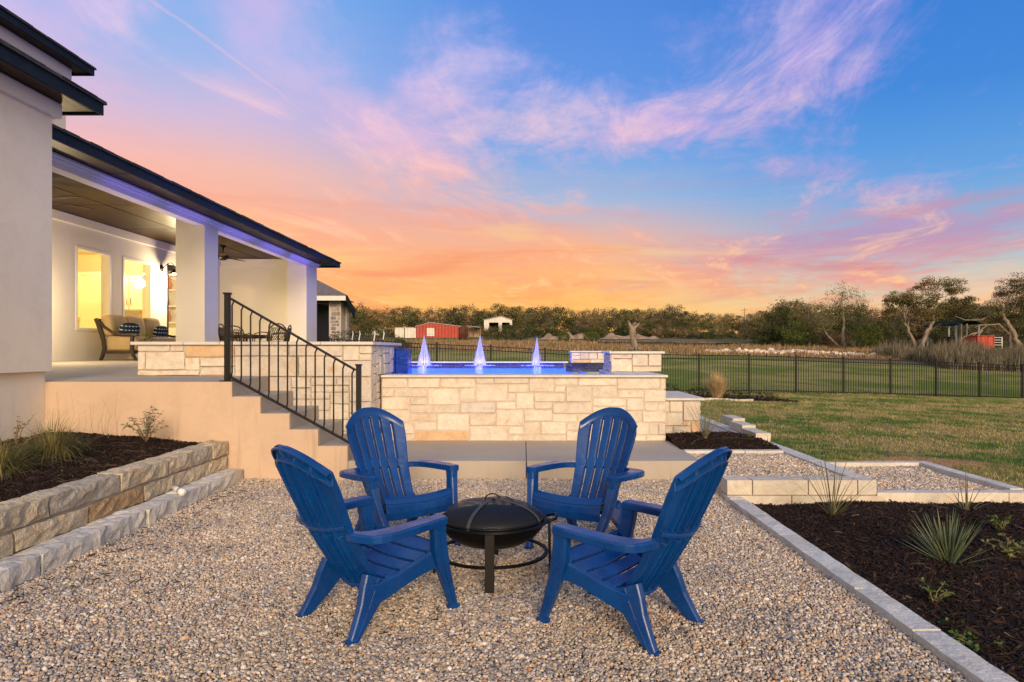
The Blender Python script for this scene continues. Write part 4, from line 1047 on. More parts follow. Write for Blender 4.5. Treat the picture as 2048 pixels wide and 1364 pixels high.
# dining chair back inside the first window
c = empty('indoor_chair', (-10.3, 15.4, 1.19), 0, 'upholstered chair back just inside the first window', 'chair')
mb = MB(); pts = [(-.28,.02,.95),(-.2,0,1.0),(0,-.02,1.02),(.2,0,1.0),(.28,.02,.95)]
mb.prism([(-.28,.5),(.28,.5),(.30,.95),(.18,1.02),(-.18,1.02),(-.30,.95)], 'y', -.03, .03); mb.build('backrest', M['room'], c)
mb = MB(); mb.bbox(-.28,-.5,.42,.28,-.03,.5,.02); mb.build('seat', M['room'], c)
for sx in (-.25, .25):
    for sy in (-.46, 0): 
        mb = MB(); mb.tube([(sx,sy,.42),(sx*1.05,sy,0)], [.02,.015], 6); mb.build('leg', M['bronze'], c)
# shelf unit seen through the door
c = empty('bookshelf', (-9.9, 18.9, 1.2), 0, 'white open shelves with orange ornaments behind the patio door', 'shelf')
mb = MB(); mb.box(-.35,.0,0,-.32,.3,2.3); mb.box(.32,0,0,.35,.3,2.3); mb.box(-.32,.28,0,.32,.3,2.3); mb.build('frame', M['white'], c)
for z in (.05,.5,.95,1.4,1.85,2.27):
    mb = MB(); mb.box(-.32,0,z,.32,.28,z+.03); mb.build('shelf_board', M['white'], c)
M['orange'] = mat('orange_cloth', (.62,.20,.06), .8)
for (z, w_, h_) in ((.98,.17,.3),(1.43,.10,.2),(1.88,.2,.32)):
    o = MB(); o.lathe([(.02,0),(w_*.5,.02),(w_*.62,h_*.45),(w_*.4,h_*.8),(w_*.45,h_)], 14, (-9.9, 19.03, 1.2+z)); o = o.build('ornament', M['orange'])
    tag(o, {.98:'wide orange vase on the lower shelf behind the door', 1.43:'small orange vase on the middle shelf behind the door', 1.88:'large orange vase on the top shelf behind the door'}[z], 'vase')

# gooseneck wall lantern
c = empty('wall_lantern', (XW, 16.93, 3.38), 0, 'dark gooseneck lantern glowing on the patio wall beside the door', 'lamp')
mb = MB(); mb.lathe([(0,.0),(.085,0),(.085,.02),(.03,.035),(0,.036)], 18); 
for i, p in enumerate(mb.v): mb.v[i] = (p[2], p[0], p[1]+.05)
mb.build('back_plate', M['bronze'], c)
mb = MB(); mb.tube([(.03,0,.05),(.10,0,.10),(.17,0,.17),(.26,0,.18),(.31,0,.12),(.32,0,.04)], .011, 8); mb.build('gooseneck', M['bronze'], c)
mb = MB(); mb.lathe([(.02,.04),(.035,.0),(.06,-.03),(.15,-.085),(.155,-.09)], 22, (.32,0,0)); mb.build('shade', M['bronze'], c)
m, t, b = mat_base('glowing_bulb'); t.set(b, 'Emission Color', (1,.80,.45,1)); t.set(b, 'Emission Strength', 18.0); M['bulb'] = m
mb = MB(); mb.lathe([(0,-.13),(.03,-.12),(.045,-.085),(.03,-.04),(.02,-.02)], 14, (.32,0,0)); mb.build('bulb', M['bulb'], c)
lamp('lantern_and_fill_light', (XW+.42, 16.93, 3.05), 150, (1.0,.76,.42), .12)
lamp('lantern_and_fill_light', (XW+.7, 12.1, 2.3), 110, (1.0,.76,.44), .15)  # unseen lamp added to brighten the patio wall and columns; no lantern hangs here

# ceiling fans
def fan(x, y, lab, rz):
    c = empty('ceiling_fan', (x, y, zc), rz, lab, 'ceiling fan', 'ceiling fans under the patio roof')
    mb = MB(); mb.lathe([(0,0),(.07,0),(.07,-.03),(.02,-.06)], 18); mb.tube([(0,0,-.03),(0,0,-.22)], .016, 8); mb.build('downrod', M['bronze'], c)
    mb = MB(); mb.lathe([(0,-.2),(.06,-.21),(.12,-.25),(.125,-.32),(.07,-.37),(0,-.38)], 22); mb.build('motor', M['bronze'], c)
    for k in range(5):
        a = 2*math.pi*k/5; mb = MB(); ca, sa = math.cos(a), math.sin(a)
        v = []
        for (r_, w_) in ((.12,.05),(.22,.07),(.26,.15),(.5,.18),(.78,.18),(.84,.13)):
            for (s1, zz_) in ((-1,-.305),(1,-.285)):
                for dz in (0, .010): v.append((r_*ca-s1*w_/2*sa, r_*sa+s1*w_/2*ca, zz_+dz))
        f = []
        for i in range(5):
            q = i*4; f += [(q,q+2,q+6,q+4), (q+1,q+5,q+7,q+3), (q,q+4,q+5,q+1), (q+2,q+3,q+7,q+6)]
        f += [(0,1,3,2), (20,22,23,21)]
        mb.add(v, f); mb.build('blade', M['ceil'], c)
fan(-7.78, 10.9, 'nearer patio ceiling fan, two blades showing beside the house corner', -.28)
fan(-7.72, 17.6, 'farther patio ceiling fan between the two columns', .1)

# ------------------------------------------------------------ sofa and patio furniture
M['frame'] = mat('dark_brown_cast_metal', (.035,.020,.012), .45)
M['cushion'] = mat('tan_cushion', (.52,.385,.20), .9, (.46,.34,.175), 4, bump=.2, bscale=160)
def plaid():
    m, t, b = mat_base('blue_plaid_cloth'); tc = t.new('ShaderNodeTexCoord'); sp = t.new('ShaderNodeSeparateXYZ'); t.set(sp, 0, tc.outputs['Object'])
    a = t.math('SINE', t.math('MULTIPLY', sp.outputs[2], 75)); b2 = t.math('SINE', t.math('MULTIPLY', sp.outputs[0], 85))
    c = t.mix(t.smooth(a, .2, .8), (.006,.022,.050,1), (.012,.06,.11,1)); c = t.mix(t.smooth(t.math('MULTIPLY', t.smooth(a, .55, .9), t.smooth(b2, -.3, .3)), .3, .8), c, (.55,.60,.60,1))
    t.set(b, 'Base Color', c); t.set(b, 'Roughness', .9); return m
M['plaid'] = plaid()
def puff(mb, x0, y0, z0, x1, y1, z1, p=3.2, n=10, tilt=None):
    """cushion: superellipsoid"""
    v = []; f = []; c = ((x0+x1)/2, (y0+y1)/2, (z0+z1)/2); h = ((x1-x0)/2, (y1-y0)/2, (z1-z0)/2); m_ = n*2
    sg = lambda q, k: math.copysign(abs(q)**(2/k), q)
    for i in range(n+1):
        th = -math.pi/2+math.pi*i/n
        for j in range(m_):
            ph = 2*math.pi*j/m_
            q = Vector((h[0]*sg(math.cos(th), p)*sg(math.cos(ph), p), h[1]*sg(math.cos(th), p)*sg(math.sin(ph), p), h[2]*sg(math.sin(th), p)))
            if tilt: q = Matrix.Rotation(tilt[1], 3, tilt[0]) @ q
            v.append((c[0]+q.x, c[1]+q.y, c[2]+q.z))
    for i in range(n):
        for j in range(m_):
            f.append((i*m_+j, i*m_+(j+1) % m_, (i+1)*m_+(j+1) % m_, (i+1)*m_+j))
    mb.add(v, f, True)
# sofa local frame: x forward (into the patio), y along its length
sz = 1.185
c = empty('sofa', (-8.72, 13.98, sz), 0, 'tan cushioned outdoor sofa with dark curved metal frame', 'sofa')
for k, yy in enumerate((.03, 2.07)):
    mb = MB(); mb.sweep([(.06,yy,0),(.10,yy,.09),(.14,yy,.24),(.12,yy,.42),(.05,yy,.64),(-.04,yy,.86)], [(.05,.05),(.055,.06),(.055,.07),(.055,.08),(.05,.08),(.05,.07)], side=Vector((0,1,0))); mb.build('rear_post', M['frame'], c)
    mb = MB(); mb.sweep([(.80,yy,0),(.73,yy,.10),(.70,yy,.24),(.70,yy,.42),(.71,yy,.50)], [(.05,.05),(.055,.06),(.055,.065),(.05,.06),(.05,.055)], side=Vector((0,1,0))); mb.build('front_post', M['frame'], c)
    mb = MB(); mb.sweep([(.04,yy,.80),(.12,yy,.70),(.28,yy,.59),(.48,yy,.53),(.70,yy,.535),(.80,yy,.51)], [(.055,.05)]*5+[(.055,.03)], side=Vector((0,1,0))); mb.build('armrest', M['frame'], c)
    mb = MB(); mb.sweep([(.10,yy,.17),(.75,yy,.17)], [(.05,.06)]*2, side=Vector((0,1,0))); mb.build('side_rail', M['frame'], c)
mb = MB(); mb.box(.70,.05,.14,.75,2.05,.20); mb.box(.10,.05,.14,.15,2.05,.20); mb.build('rail', M['frame'], c)
mb = MB(); mb.box(-.05,.05,.80,0,2.05,.86); mb.build('top_rail', M['frame'], c)
mb = MB(); mb.bbox(.16,.06,.20,.76,2.04,.50,.03); mb.build('seat_base', M['cushion'], c)
for k in range(3):
    y0 = .06+k*.665
    mb = MB(); puff(mb, .02, y0, .48, .27, y0+.655, .95, 4.5, 12, ('Y', -.16)); mb.build('back_cushion', M['cushion'], c)
def pillow(x, y, z, rz, lab):
    mb = MB(); puff(mb, -.22, -.07, -.17, .22, .07, .17, 2.8, 10); o = mb.build('throw_pillow', M['plaid']); o.location = (x, y, z); o.rotation_euler = (.25, 0, rz); tag(o, lab, 'pillow', 'blue plaid throw pillows on the sofa')
pillow(-8.22, 14.28, sz+.62, R(65), 'blue plaid throw pillow at the near arm of the sofa')
pillow(-8.25, 15.55, sz+.60, R(80), 'blue plaid throw pillow at the far end of the sofa')

# potted fern tips beside the near arm
M['fern'] = foliage('fern_leaf', (.10,.20,.05), (.20,.28,.08), 8)
def leafmesh(name, centers, dirs, L_, W_, mt, parent=None, kind=None, droop=.25, tone=None):
    """flat two-quad leaves: centers (n,3), dirs (n,3)"""
    n = len(centers); d = dirs/np.linalg.norm(dirs, axis=1)[:, None]
    r = np.random.normal(size=(n, 3)); s_ = np.cross(d, r); s_ /= np.linalg.norm(s_, axis=1)[:, None]+1e-9
    L_ = np.asarray(L_)*np.random.uniform(.65, 1.25, n); W_ = np.asarray(W_)*np.random.uniform(.7, 1.2, n)
    a = centers; m_ = centers+d*(L_*.5)[:, None]; tp = centers+d*L_[:, None]+np.array([0, 0, -1])*(L_*droop)[:, None]
    v = np.stack([a, m_-s_*(W_/2)[:, None], tp, m_+s_*(W_/2)[:, None]], 1).reshape(-1, 3)
    i = np.arange(n)*4; f = np.stack([i, i+1, i+2, i+3], 1)
    o = npmesh(name, v, f, mt, parent, kind)
    tn = np.repeat(np.random.uniform(0, 1, n) if tone is None else tone, 4).astype(np.float32)
    at_ = o.data.attributes.new('tone', 'FLOAT', 'POINT'); at_.data.foreach_set('value', tn)
    return o
c = empty('potted_fern', (-7.98, 14.42, sz), 0, 'small green leafy plant in a dark pot behind the parapet end by the sofa', 'plant')
mb = MB(); mb.lathe([(0,0),(.10,0),(.14,.25),(.15,.27),(.12,.27),(.11,.22),(0,.2)], 18); mb.build('pot', M['bronze'], c)
rs_ = np.random.RandomState(3); n = 60; q = rs_.normal(size=(n, 3)); q[:, 2] = np.abs(q[:, 2])+.7
leafmesh('leaves', np.zeros((n, 3))+[0, 0, .33]+rs_.normal(0, .05, (n, 3))+q*.05, q, .10, .04, M['fern'], c)

# patio dining set behind the parapet
pz = 1.185
tx, ty = -7.05, 17.3
tx = (497-1045)*16.6/F; ty = 16.6
c = empty('patio_table', (tx, ty, pz), 0, 'dark cast metal patio table behind the stair rail', 'table')
mb = MB(); mb.lathe([(0,.555),(.42,.555),(.44,.565),(.44,.58),(0,.58)], 30); mb.build('tabletop', M['frame'], c)
mb = MB(); mb.lathe([(.40,.50),(.415,.50),(.415,.55)], 30); mb.build('apron', M['frame'], c)
for k in range(4):
    a = k*math.pi/2+.5; mb = MB(); mb.sweep([(math.cos(a)*.34*s1, math.sin(a)*.34*s1, z_) for s1, z_ in ((.9,.55),(.75,.42),(.72,.28),(.85,.12),(1.1,0))], [(.03,.03)]*5, side=Vector((-math.sin(a), math.cos(a), 0))); mb.build('leg', M['frame'], c)
def lattice_chair(u, Y, rz, lab):
    c = empty('patio_chair', ((u-1045)*Y/F, Y, pz), rz, lab, 'chair', 'cast metal patio chairs around the patio table')
    mb = MB(); pts = [(-.24,0,.42),(-.27,-.03,.6),(-.24,-.06,.74),(-.12,-.075,.82),(0,-.08,.84),(.12,-.075,.82),(.24,-.06,.74),(.27,-.03,.6),(.24,0,.42)]; mb.tube(pts, .016, 6); mb.build('back_frame', M['frame'], c)
    mb = MB()
    for k in range(-4, 5):
        x0 = k*.06
        for sg in (-1, 1): mb.tube([(x0, -.01, .44), (max(-.22, min(.22, x0+sg*.12)), -.04, .60), (max(-.2, min(.2, x0+sg*.02)), -.07, .76)], .008, 4)
    mb.build('lattice', M['frame'], c, kind='stuff')
    mb = MB(); mb.bbox(-.25,0,.38,.25,.48,.43,.015); mb.build('seat', M['cushion'], c)
    for sx in (-.22, .22):
        mb = MB(); mb.tube([(sx,.44,.40),(sx*1.1,.46,.2),(sx*1.15,.5,0)], .016, 6); mb.build('leg', M['frame'], c)
        mb = MB(); mb.tube([(sx,0,.40),(sx,-.04,.2),(sx*1.1,-.1,0)], .016, 6); mb.build('leg', M['frame'], c)
        mb = MB(); mb.tube([(sx*1.15,-.03,.62),(sx*1.25,.2,.64),(sx*1.2,.42,.60),(sx*1.1,.44,.42)], .014, 6); mb.build('armrest', M['frame'], c)
lattice_chair(448, 16.4, R(-85), 'lattice backed patio chair left of the table, next to the column')
lattice_chair(552, 16.2, R(62), 'lattice backed patio chair right of the table, seen from behind')
lattice_chair(470, 17.6, R(-130), 'lattice backed patio chair beyond the table')
lattice_chair(574, 17.2, R(100), 'far right lattice patio chair by the corner column')

# ------------------------------------------------------------ stair railing
c = empty('stair_railing', (-2.9, 7.5, .5), 0, 'dark bronze metal stair railing with twisted collars on its balusters', 'railing')
YR = 7.5
def pr(u, y): return at(u, y, YR)
B = lambda mb, name: mb.build(name, M['bronze'], c, world=True)
p0 = pr(455, 587); p1 = pr(455, 762)
mb = MB(); mb.bbox(p0[0]-.028, YR-.028, 1.056, p0[0]+.028, YR+.028, p0[2]-.01, .004); B(mb, 'post')
mb = MB(); mb.bbox(p0[0]-.038, YR-.038, p0[2]-.009, p0[0]+.038, YR+.038, p0[2]+.010, .006); B(mb, 'post_cap')
mb = MB(); mb.bbox(p0[0]-.07, YR-.06, 1.057, p0[0]+.07, YR+.06, 1.067, .003); B(mb, 'base_plate')
q0 = pr(717.5, 730); 
mb = MB(); mb.bbox(q0[0]-.026, YR-.026, .195, q0[0]+.026, YR+.026, q0[2]-.01, .004); B(mb, 'post')
mb = MB(); mb.bbox(q0[0]-.034, YR-.034, q0[2]-.009, q0[0]+.034, YR+.034, q0[2]+.010, .006); B(mb, 'post_cap')
t0, t1 = pr(461, 597), pr(711, 740); b0, b1 = pr(461, 754), pr(713, 893)
mb = MB(); mb.sweep([t0, t1], [(.045,.022)]*2, side=Vector((0,1,0))); B(mb, 'top_rail')
mb = MB(); mb.sweep([b0, b1], [(.035,.026)]*2, side=Vector((0,1,0))); B(mb, 'bottom_rail')
for k in range(14):
    u = 465+k*18.45; s_ = (u-461)/(711-461)
    x = t0[0]+(t1[0]-t0[0])*s_; zt = t0[2]+(t1[2]-t0[2])*s_; zb = b0[2]+(b1[2]-b0[2])*s_
    mb = MB(); mb.tube([(x+.014,YR,zt-.010),(x+.008,YR,zt-.035),(x-.004,YR,zt-.060),(x-.004,YR,zt-.085),(x-.004,YR,(zt+zb)/2),(x-.004,YR,zb+.085),(x-.004,YR,zb+.062),(x-.010,YR,zb+.035),(x-.014,YR,zb+.008)], .0088, 6); B(mb, 'baluster')

# ------------------------------------------------------------ blue moulded chairs
def chair_mat():
    m, t, b = mat_base('blue_moulded_plastic')
    g = t.new('ShaderNodeTexCoord'); pos = g.outputs['Object']; oi = t.new('ShaderNodeObjectInfo')
    c = t.mix(t.smooth(t.noise(pos, 5, 4, .6), .4, .7), (.0006,.040,.190,1), (.0014,.056,.245,1))
    c = t.mix(t.math('MULTIPLY', t.smooth(t.noise(pos, 30, 6, .75), .56, .74), .13), c, (.14,.20,.36,1))
    up = t.new('ShaderNodeNewGeometry'); sz_ = t.new('ShaderNodeSeparateXYZ'); t.set(sz_, 0, up.outputs['Normal'])
    dust = t.math('MULTIPLY', t.smooth(sz_.outputs[2], .55, 1.0), t.smooth(t.noise(pos, 7, 6, .7), .38, .70)); c = t.mix(t.math('MULTIPLY', dust, .08), c, (.30,.30,.32,1))
    t.set(b, 'Base Color', c); t.set(b, 'Roughness', t.smooth(t.noise(pos, 9, 4), .3, .7, .22, .40)); t.set(b, 'Specular IOR Level', .45)
    bn = t.new('ShaderNodeBump'); t.set(bn, 'Strength', .10); t.set(bn, 'Distance', .004); t.set(bn, 'Height', t.noise(pos, 190, 4, .6)); t.set(b, 'Normal', bn)
    return m
M['blue'] = chair_mat()
_bt = [0, .2, .4, .6, .8, 1.0]; _by = [.175, .065, -.030, -.105, -.175, -.235]; _bz = [.185, .335, .495, .645, .795, .945]
_bw = [.168, .186, .203, .222, .240, .247]
def bk(x, t, d):
    """point of the chair back: x across, t up, d behind the face"""
    y = float(np.interp(t, _bt, _by)); z = float(np.interp(t, _bt, _bz)); w = float(np.interp(t, _bt, _bw))
    t2 = min(1, t+.05); t1 = max(0, t-.05)
    ty = float(np.interp(t2, _bt, _by)-np.interp(t1, _bt, _by)); tzz = float(np.interp(t2, _bt, _bz)-np.interp(t1, _bt, _bz))
    L_ = math.hypot(ty, tzz); ny, nz = tzz/L_, -ty/L_             # forward normal
    cup = (.052+.024*t)*(x/w)**2
    k = cup-d
    return (x, y+ny*k, z+nz*k)
def ttop(x): return 1-.195*(abs(x)/.247)**2.1
def make_chair(loc, rz, label):
    c = empty('adirondack_chair', loc, rz, label, 'chair', 'blue plastic adirondack chairs around the fire pit')
    mt = M['blue']
    # six back slats, slotted apart except at the lumbar band and under the rim
    ts = [0, .035, .07, .075, .12, .18, .24, .30, .36, .405, .41, .45, .49, .495, .55, .62, .69, .76, .82, .865, .895, .90, .95, 1.0]
    for i in range(6):
        s0, s1 = -1+i/3, -1+(i+1)/3
        mb = MB(); v = []
        for tt in ts:
            w = float(np.interp(tt, _bt, _bw)); open_ = (.072 < tt < .408) or (.492 < tt < .898)
            g = .0088 if open_ else .0007
            xl = s0*w+(g if i > 0 else 0); xr = s1*w-(g if i < 5 else 0); fd = .030
            if tt > .9: fd = .012
            xm = (xl+xr)/2
            for (x, d) in ((xl, fd), (xl, .0), (xl+.006, -.003), (xm, -.0045), (xr-.006, -.003), (xr, 0), (xr, fd), (xr-.005, fd), (xr-.006, .007), (xl+.006, .007), (xl+.005, fd)):
                v.append(bk(x, tt*ttop(x), d))
        n = 11; f = []
        for r in range(len(ts)-1):
            for k in range(n):
                k2 = (k+1) % n; f.append((r*n+k, r*n+k2, (r+1)*n+k2, (r+1)*n+k))
        f.append(tuple(range(n))); f.append(tuple(range((len(ts)-1)*n, len(ts)*n)))
        mb.add(v, f); mb.build('back_slat', mt, c, bevel=.0018)
    def arc(tf, d, w, h, name, n=22, lim=.985):
        mb = MB(); pts = []
        for k in range(n+1):
            s_ = -lim+2*lim*k/n; tt = tf(s_)
            x = s_*float(np.interp(tt, _bt, _bw)); pts.append(bk(x, tt, d))
        mb.sweep(pts, [(w, h)]*len(pts), side=Vector((0, .9, .42))); return mb.build(name, mt, c)
    arc(lambda s_: ttop(s_*.247)*.992, .016, .024, .010, 'top_rim')
    arc(lambda s_: (ttop(s_*.244)-.085), .018, .024, .016, 'back_rib')
    arc(lambda s_: .452+.0*s_, .020, .036, .020, 'back_band')
    arc(lambda s_: .035, .018, .030, .020, 'back_band')
    # smooth rim band closing the slots at the top
    mb = MB(); v = []; f = []; nn = 24
    for k in range(nn+1):
        s_ = -.99+1.98*k/nn
        for (dt, d) in ((-.088, -.0055), (-.080, -.0085), (-.006, -.0085), (.003, -.004), (.003, .010)):
            tt = ttop(s_*.247)+dt; x = s_*float(np.interp(min(1, tt), _bt, _bw)); v.append(bk(x, min(1.0, tt) if dt < 0 else tt, d))
    for k in range(nn):
        for j in range(4): f.append((k*5+j, k*5+j+1, (k+1)*5+j+1, (k+1)*5+j))
    mb.add(v, f, True); mb.build('rim_band', mt, c)
    # seat slats
    def seat(q): return (.515-.36*q, .372-.150*q-.018*math.sin(math.pi*q), .262-.085*q)       # y, z, half width
    qs = [0, .172, .212, .382, .422, .592, .632, .802, .842, 1.0]
    for i in range(5):
        a, b_ = qs[2*i]+.0, qs[2*i+1]; mb = MB(); v = []; f = []
        for q in (a, (a+b_)/2, b_):
            y, z, w = seat(q)
            for k in range(9):
                s_ = -1+k/4; dz = .010*(s_**2)
                v.append((s_*w, y, z+dz))
            for k in range(9):
                s_ = -1+k/4; v.append((s_*w, y, z+.010*(s_**2)-.016))
        for r in range(2):
            for k in range(8):
                A = r*18+k; f += [(A, A+1, A+19, A+18), (A+9, A+27, A+28, A+10)]
            f += [(r*18, r*18+18, r*18+27, r*18+9), (r*18+8, r*18+17, r*18+35, r*18+26)]
        for k in range(8): f += [(k, k+9, k+10, k+1), (36+k, 36+k+1, 36+k+10, 36+k+9)]
        mb.add(v, f); mb.build('seat_slat', mt, c, bevel=.003)
    # rolled front edge with a groove
    mb = MB(); prof = [(.522,.378),(.548,.366),(.562,.345),(.566,.338),(.562,.333),(.572,.322),(.578,.285),(.574,.235),(.566,.235),(.568,.285),(.560,.325),(.545,.352),(.520,.362)]
    v = []; n = len(prof); xs_ = [-.272,-.2,-.1,0,.1,.2,.272]
    for x in xs_:
        for (y, z) in prof: v.append((x, y-.03*(x/.27)**2, z+(.012*(x/.27)**2 if z > .3 else .0)))
    f = []
    for r in range(6):
        for k in range(n): f.append((r*n+k, r*n+(k+1) % n, (r+1)*n+(k+1) % n, (r+1)*n+k))
    f += [tuple(range(n)), tuple(range(6*n, 7*n))]
    mb.add(v, f); mb.build('seat_front', mt, c, bevel=.002)
    for sg in (-1, 1):
        # arm: broad paddle, wider behind, wrapping in to the back
        out = [(.292,.482),(.335,.492),(.372,.482),(.384,.40),(.394,.30),(.400,.19),(.398,.12),(.386,.065),(.362,.03),(.32,.012),(.28,.0),(.235,-.012),(.196,-.010),(.205,.022),(.246,.04),(.272,.075),(.288,.14),(.294,.24),(.296,.36)]
        mb = MB(); v = []; f = []
        def az(x, y): return .548-.022*max(0, (.48-y)/.56)-.004
        for dz, ins in ((0, .008), (-.010, 0), (-.042, .001)):
            cx_, cy_ = .33, .2
            for (x, y) in out:
                dx, dy = x-cx_, y-cy_; L_ = math.hypot(dx, dy); v.append((sg*(x-dx/L_*ins), y-dy/L_*ins, az(x, y)+dz))
        n = len(out)
        f.append(tuple(range(n)))
        for r in range(2):
            for k in range(n): f.append((r*n+k, r*n+(k+1) % n, (r+1)*n+(k+1) % n, (r+1)*n+k))
        f.append(tuple(range(2*n, 3*n)))
        mb.add(v, f); mb.build('armrest', mt, c, bevel=.004)
        # front leg, flaring forward to the toe
        mb = MB(); P_ = [(.332,.445,.512),(.328,.452,.45),(.318,.468,.37),(.298,.508,.26),(.268,.572,.13),(.246,.622,.03),(.244,.628,-.005)]
        W_ = [(.066,.085),(.060,.080),(.056,.088),(.052,.074),(.046,.058),(.040,.046),(.042,.048)]
        mb.sweep([(sg*p[0], p[1], p[2]) for p in P_], W_, side=Vector((1,0,0)), b=.35); mb.build('front_leg', mt, c, bevel=.003)
        mb = MB(); mb.sweep([(sg*.245,.600,.006),(sg*.244,.660,.006)], [(.048,.026),(.040,.018)], side=Vector((1,0,0)), b=.5); mb.build('foot', mt, c)
        # stiffening rib on the outer face
        mb = MB(); mb.sweep([(sg*(p[0]+W_[i][0]*.48), p[1], p[2]) for i, p in enumerate(P_[1:-1])], [(.006,.012)]*5, side=Vector((1,0,0))); mb.build('leg_rib', mt, c)
        # side rail arching from the front leg down to the rear leg
        mb = MB(); P_ = [(.300,.500,.318),(.282,.44,.302),(.262,.36,.272),(.240,.27,.232),(.218,.18,.198),(.205,.13,.185)]
        mb.sweep([(sg*p[0], p[1], p[2]) for p in P_], [(.030,.125),(.030,.088),(.030,.078),(.030,.080),(.032,.095),(.034,.12)], side=Vector((1,0,0)), b=.2); mb.build('side_rail', mt, c, bevel=.003)
        mb = MB(); P_ = [(.190,.165,.262),(.200,.135,.20),(.211,.095,.13),(.224,.045,.06),(.234,.008,.008),(.236,.0,-.006)]
        mb.sweep([(sg*p[0], p[1], p[2]) for p in P_], [(.050,.150),(.050,.142),(.048,.104),(.044,.072),(.040,.052),(.042,.050)], side=Vector((1,0,0)), b=.35); mb.build('rear_leg', mt, c, bevel=.003)
        mb = MB(); mb.sweep([(sg*(p[0]+.024), p[1]+.004, p[2]) for p in P_[:-1]], [(.006,.014),(.006,.014),(.006,.012),(.006,.010),(.004,.008)], side=Vector((1,0,0))); mb.build('leg_rib', mt, c)
        mb = MB(); mb.sweep([(sg*.236,.022,.006),(sg*.236,-.030,.006)], [(.048,.024),(.040,.018)], side=Vector((1,0,0)), b=.5); mb.build('foot', mt, c)
    return c
ch0 = make_chair((-.987, 3.428, .0), R(46.5-90), 'blue adirondack chair nearest on the left, its back turned to the viewer')
for loc, ang, lab in (((.7515, 3.3275, .0), 141.5, 'blue adirondack chair nearest on the right, its back turned to the viewer'),
                      ((-1.07, 5.22, .0), -49.4, 'blue adirondack chair behind the fire pit on the stair side, facing the viewer'),
                      ((.60, 5.21, .0), 236, 'blue adirondack chair behind the fire pit on the lawn side, facing the viewer')):
    c = copy_tree(ch0); c.location = loc; c.rotation_euler = (0, 0, R(ang-90)); c['label'] = lab

# ------------------------------------------------------------ fire pit
c = empty('fire_pit', (-.19, 4.30, 0), R(2), 'round black steel fire pit with domed mesh lid between the blue chairs', 'fire pit')
mb = MB(); mb.lathe([(0,.170),(.12,.176),(.21,.205),(.275,.245),(.315,.29),(.328,.322),(.348,.326),(.352,.332),(.348,.338),(.322,.336),(.305,.29),(.26,.25),(.2,.215),(0,.185)], 64); mb.build('bowl', M['pit'], c)
mb = MB(); mb.lathe([(.344,.332),(.352,.338),(.344,.344),(.334,.338),(.344,.332)], 64); mb.build('rim', M['pit'], c)
dome = [(.318*math.cos(a),   .338+.120*math.sin(a)) for a in [math.pi/2*k/14 for k in range(15)]]
def mesh_mat():
    m = bpy.data.materials.new('spark_mesh'); m.use_nodes = True; t = NT(m.node_tree); b = m.node_tree.nodes['Principled BSDF']
    t.set(b, 'Base Color', (.012,.011,.010,1)); t.set(b, 'Roughness', .55)
    tc = t.new('ShaderNodeTexCoord'); sp = t.new('ShaderNodeSeparateXYZ'); t.set(sp, 0, tc.outputs['Object'])
    a = t.math('SINE', t.math('MULTIPLY', sp.outputs[0], 1250)); b2 = t.math('SINE', t.math('MULTIPLY', sp.outputs[1], 1250))
    t.set(b, 'Alpha', t.math('MAXIMUM', t.smooth(a, .0, .7), t.smooth(b2, .0, .7)))
    return m
M['mesh'] = mesh_mat()
mb = MB(); mb.lathe(dome, 64); mb.build('mesh_lid', M['mesh'], c)
mb = MB(); mb.lathe([(.316,.338),(.324,.340),(.324,.352),(.316,.354)], 64); mb.build('lid_rim', M['pit'], c)
M['strap'] = mat('grey_steel_strap', (.045,.045,.045), .5)
for a0 in (R(-116), R(-26)):
    mb = MB(); pts = []
    for k in range(25):
        a = math.pi*k/24; r = .3225*math.cos(a); pts.append((r*math.cos(a0), r*math.sin(a0), .340+.124*math.sin(a)))
    mb.sweep(pts, [(.022,.004)]*25, side=Vector((-math.sin(a0), math.cos(a0), 0))); mb.build('lid_strap', M['strap'], c)
mb = MB(); mb.tube([(.045*math.cos(a), .0, .461+.034*math.sin(a)) for a in [math.pi*k/12-.25 for k in range(15)]], .0042, 6); mb.lathe([(0,.459),(.028,.459),(.028,.465),(0,.467)], 14); mb.build('lid_handle', M['pit'], c)
mb = MB()
for sg in (-1, 1): mb.tube([(sg*.338*math.cos(.25), -.338*math.sin(.25), .33),(sg*.40,-.06,.352),(sg*.405,0,.356),(sg*.40,.06,.352),(sg*.338*math.cos(.25), .338*math.sin(.25), .33)], .009, 8)
mb.build('side_handle', M['pit'], c)
mb = MB(); mb.lathe([(.330,.128),(.352,.128),(.352,.142),(.330,.142),(.330,.128)], 56, smooth=False); mb.build('base_ring', M['pit'], c)
for k in range(4):
    a = R(-92)+k*math.pi/2; ca, sa = math.cos(a), math.sin(a); mb = MB()
    mb.sweep([(.358*ca,.358*sa,.331),(.360*ca,.360*sa,.2),(.364*ca,.364*sa,0)], [(.056,.016),(.055,.016),(.054,.016)], side=Vector((-sa, ca, 0)))
    mb.build('leg', M['bronze'], c)

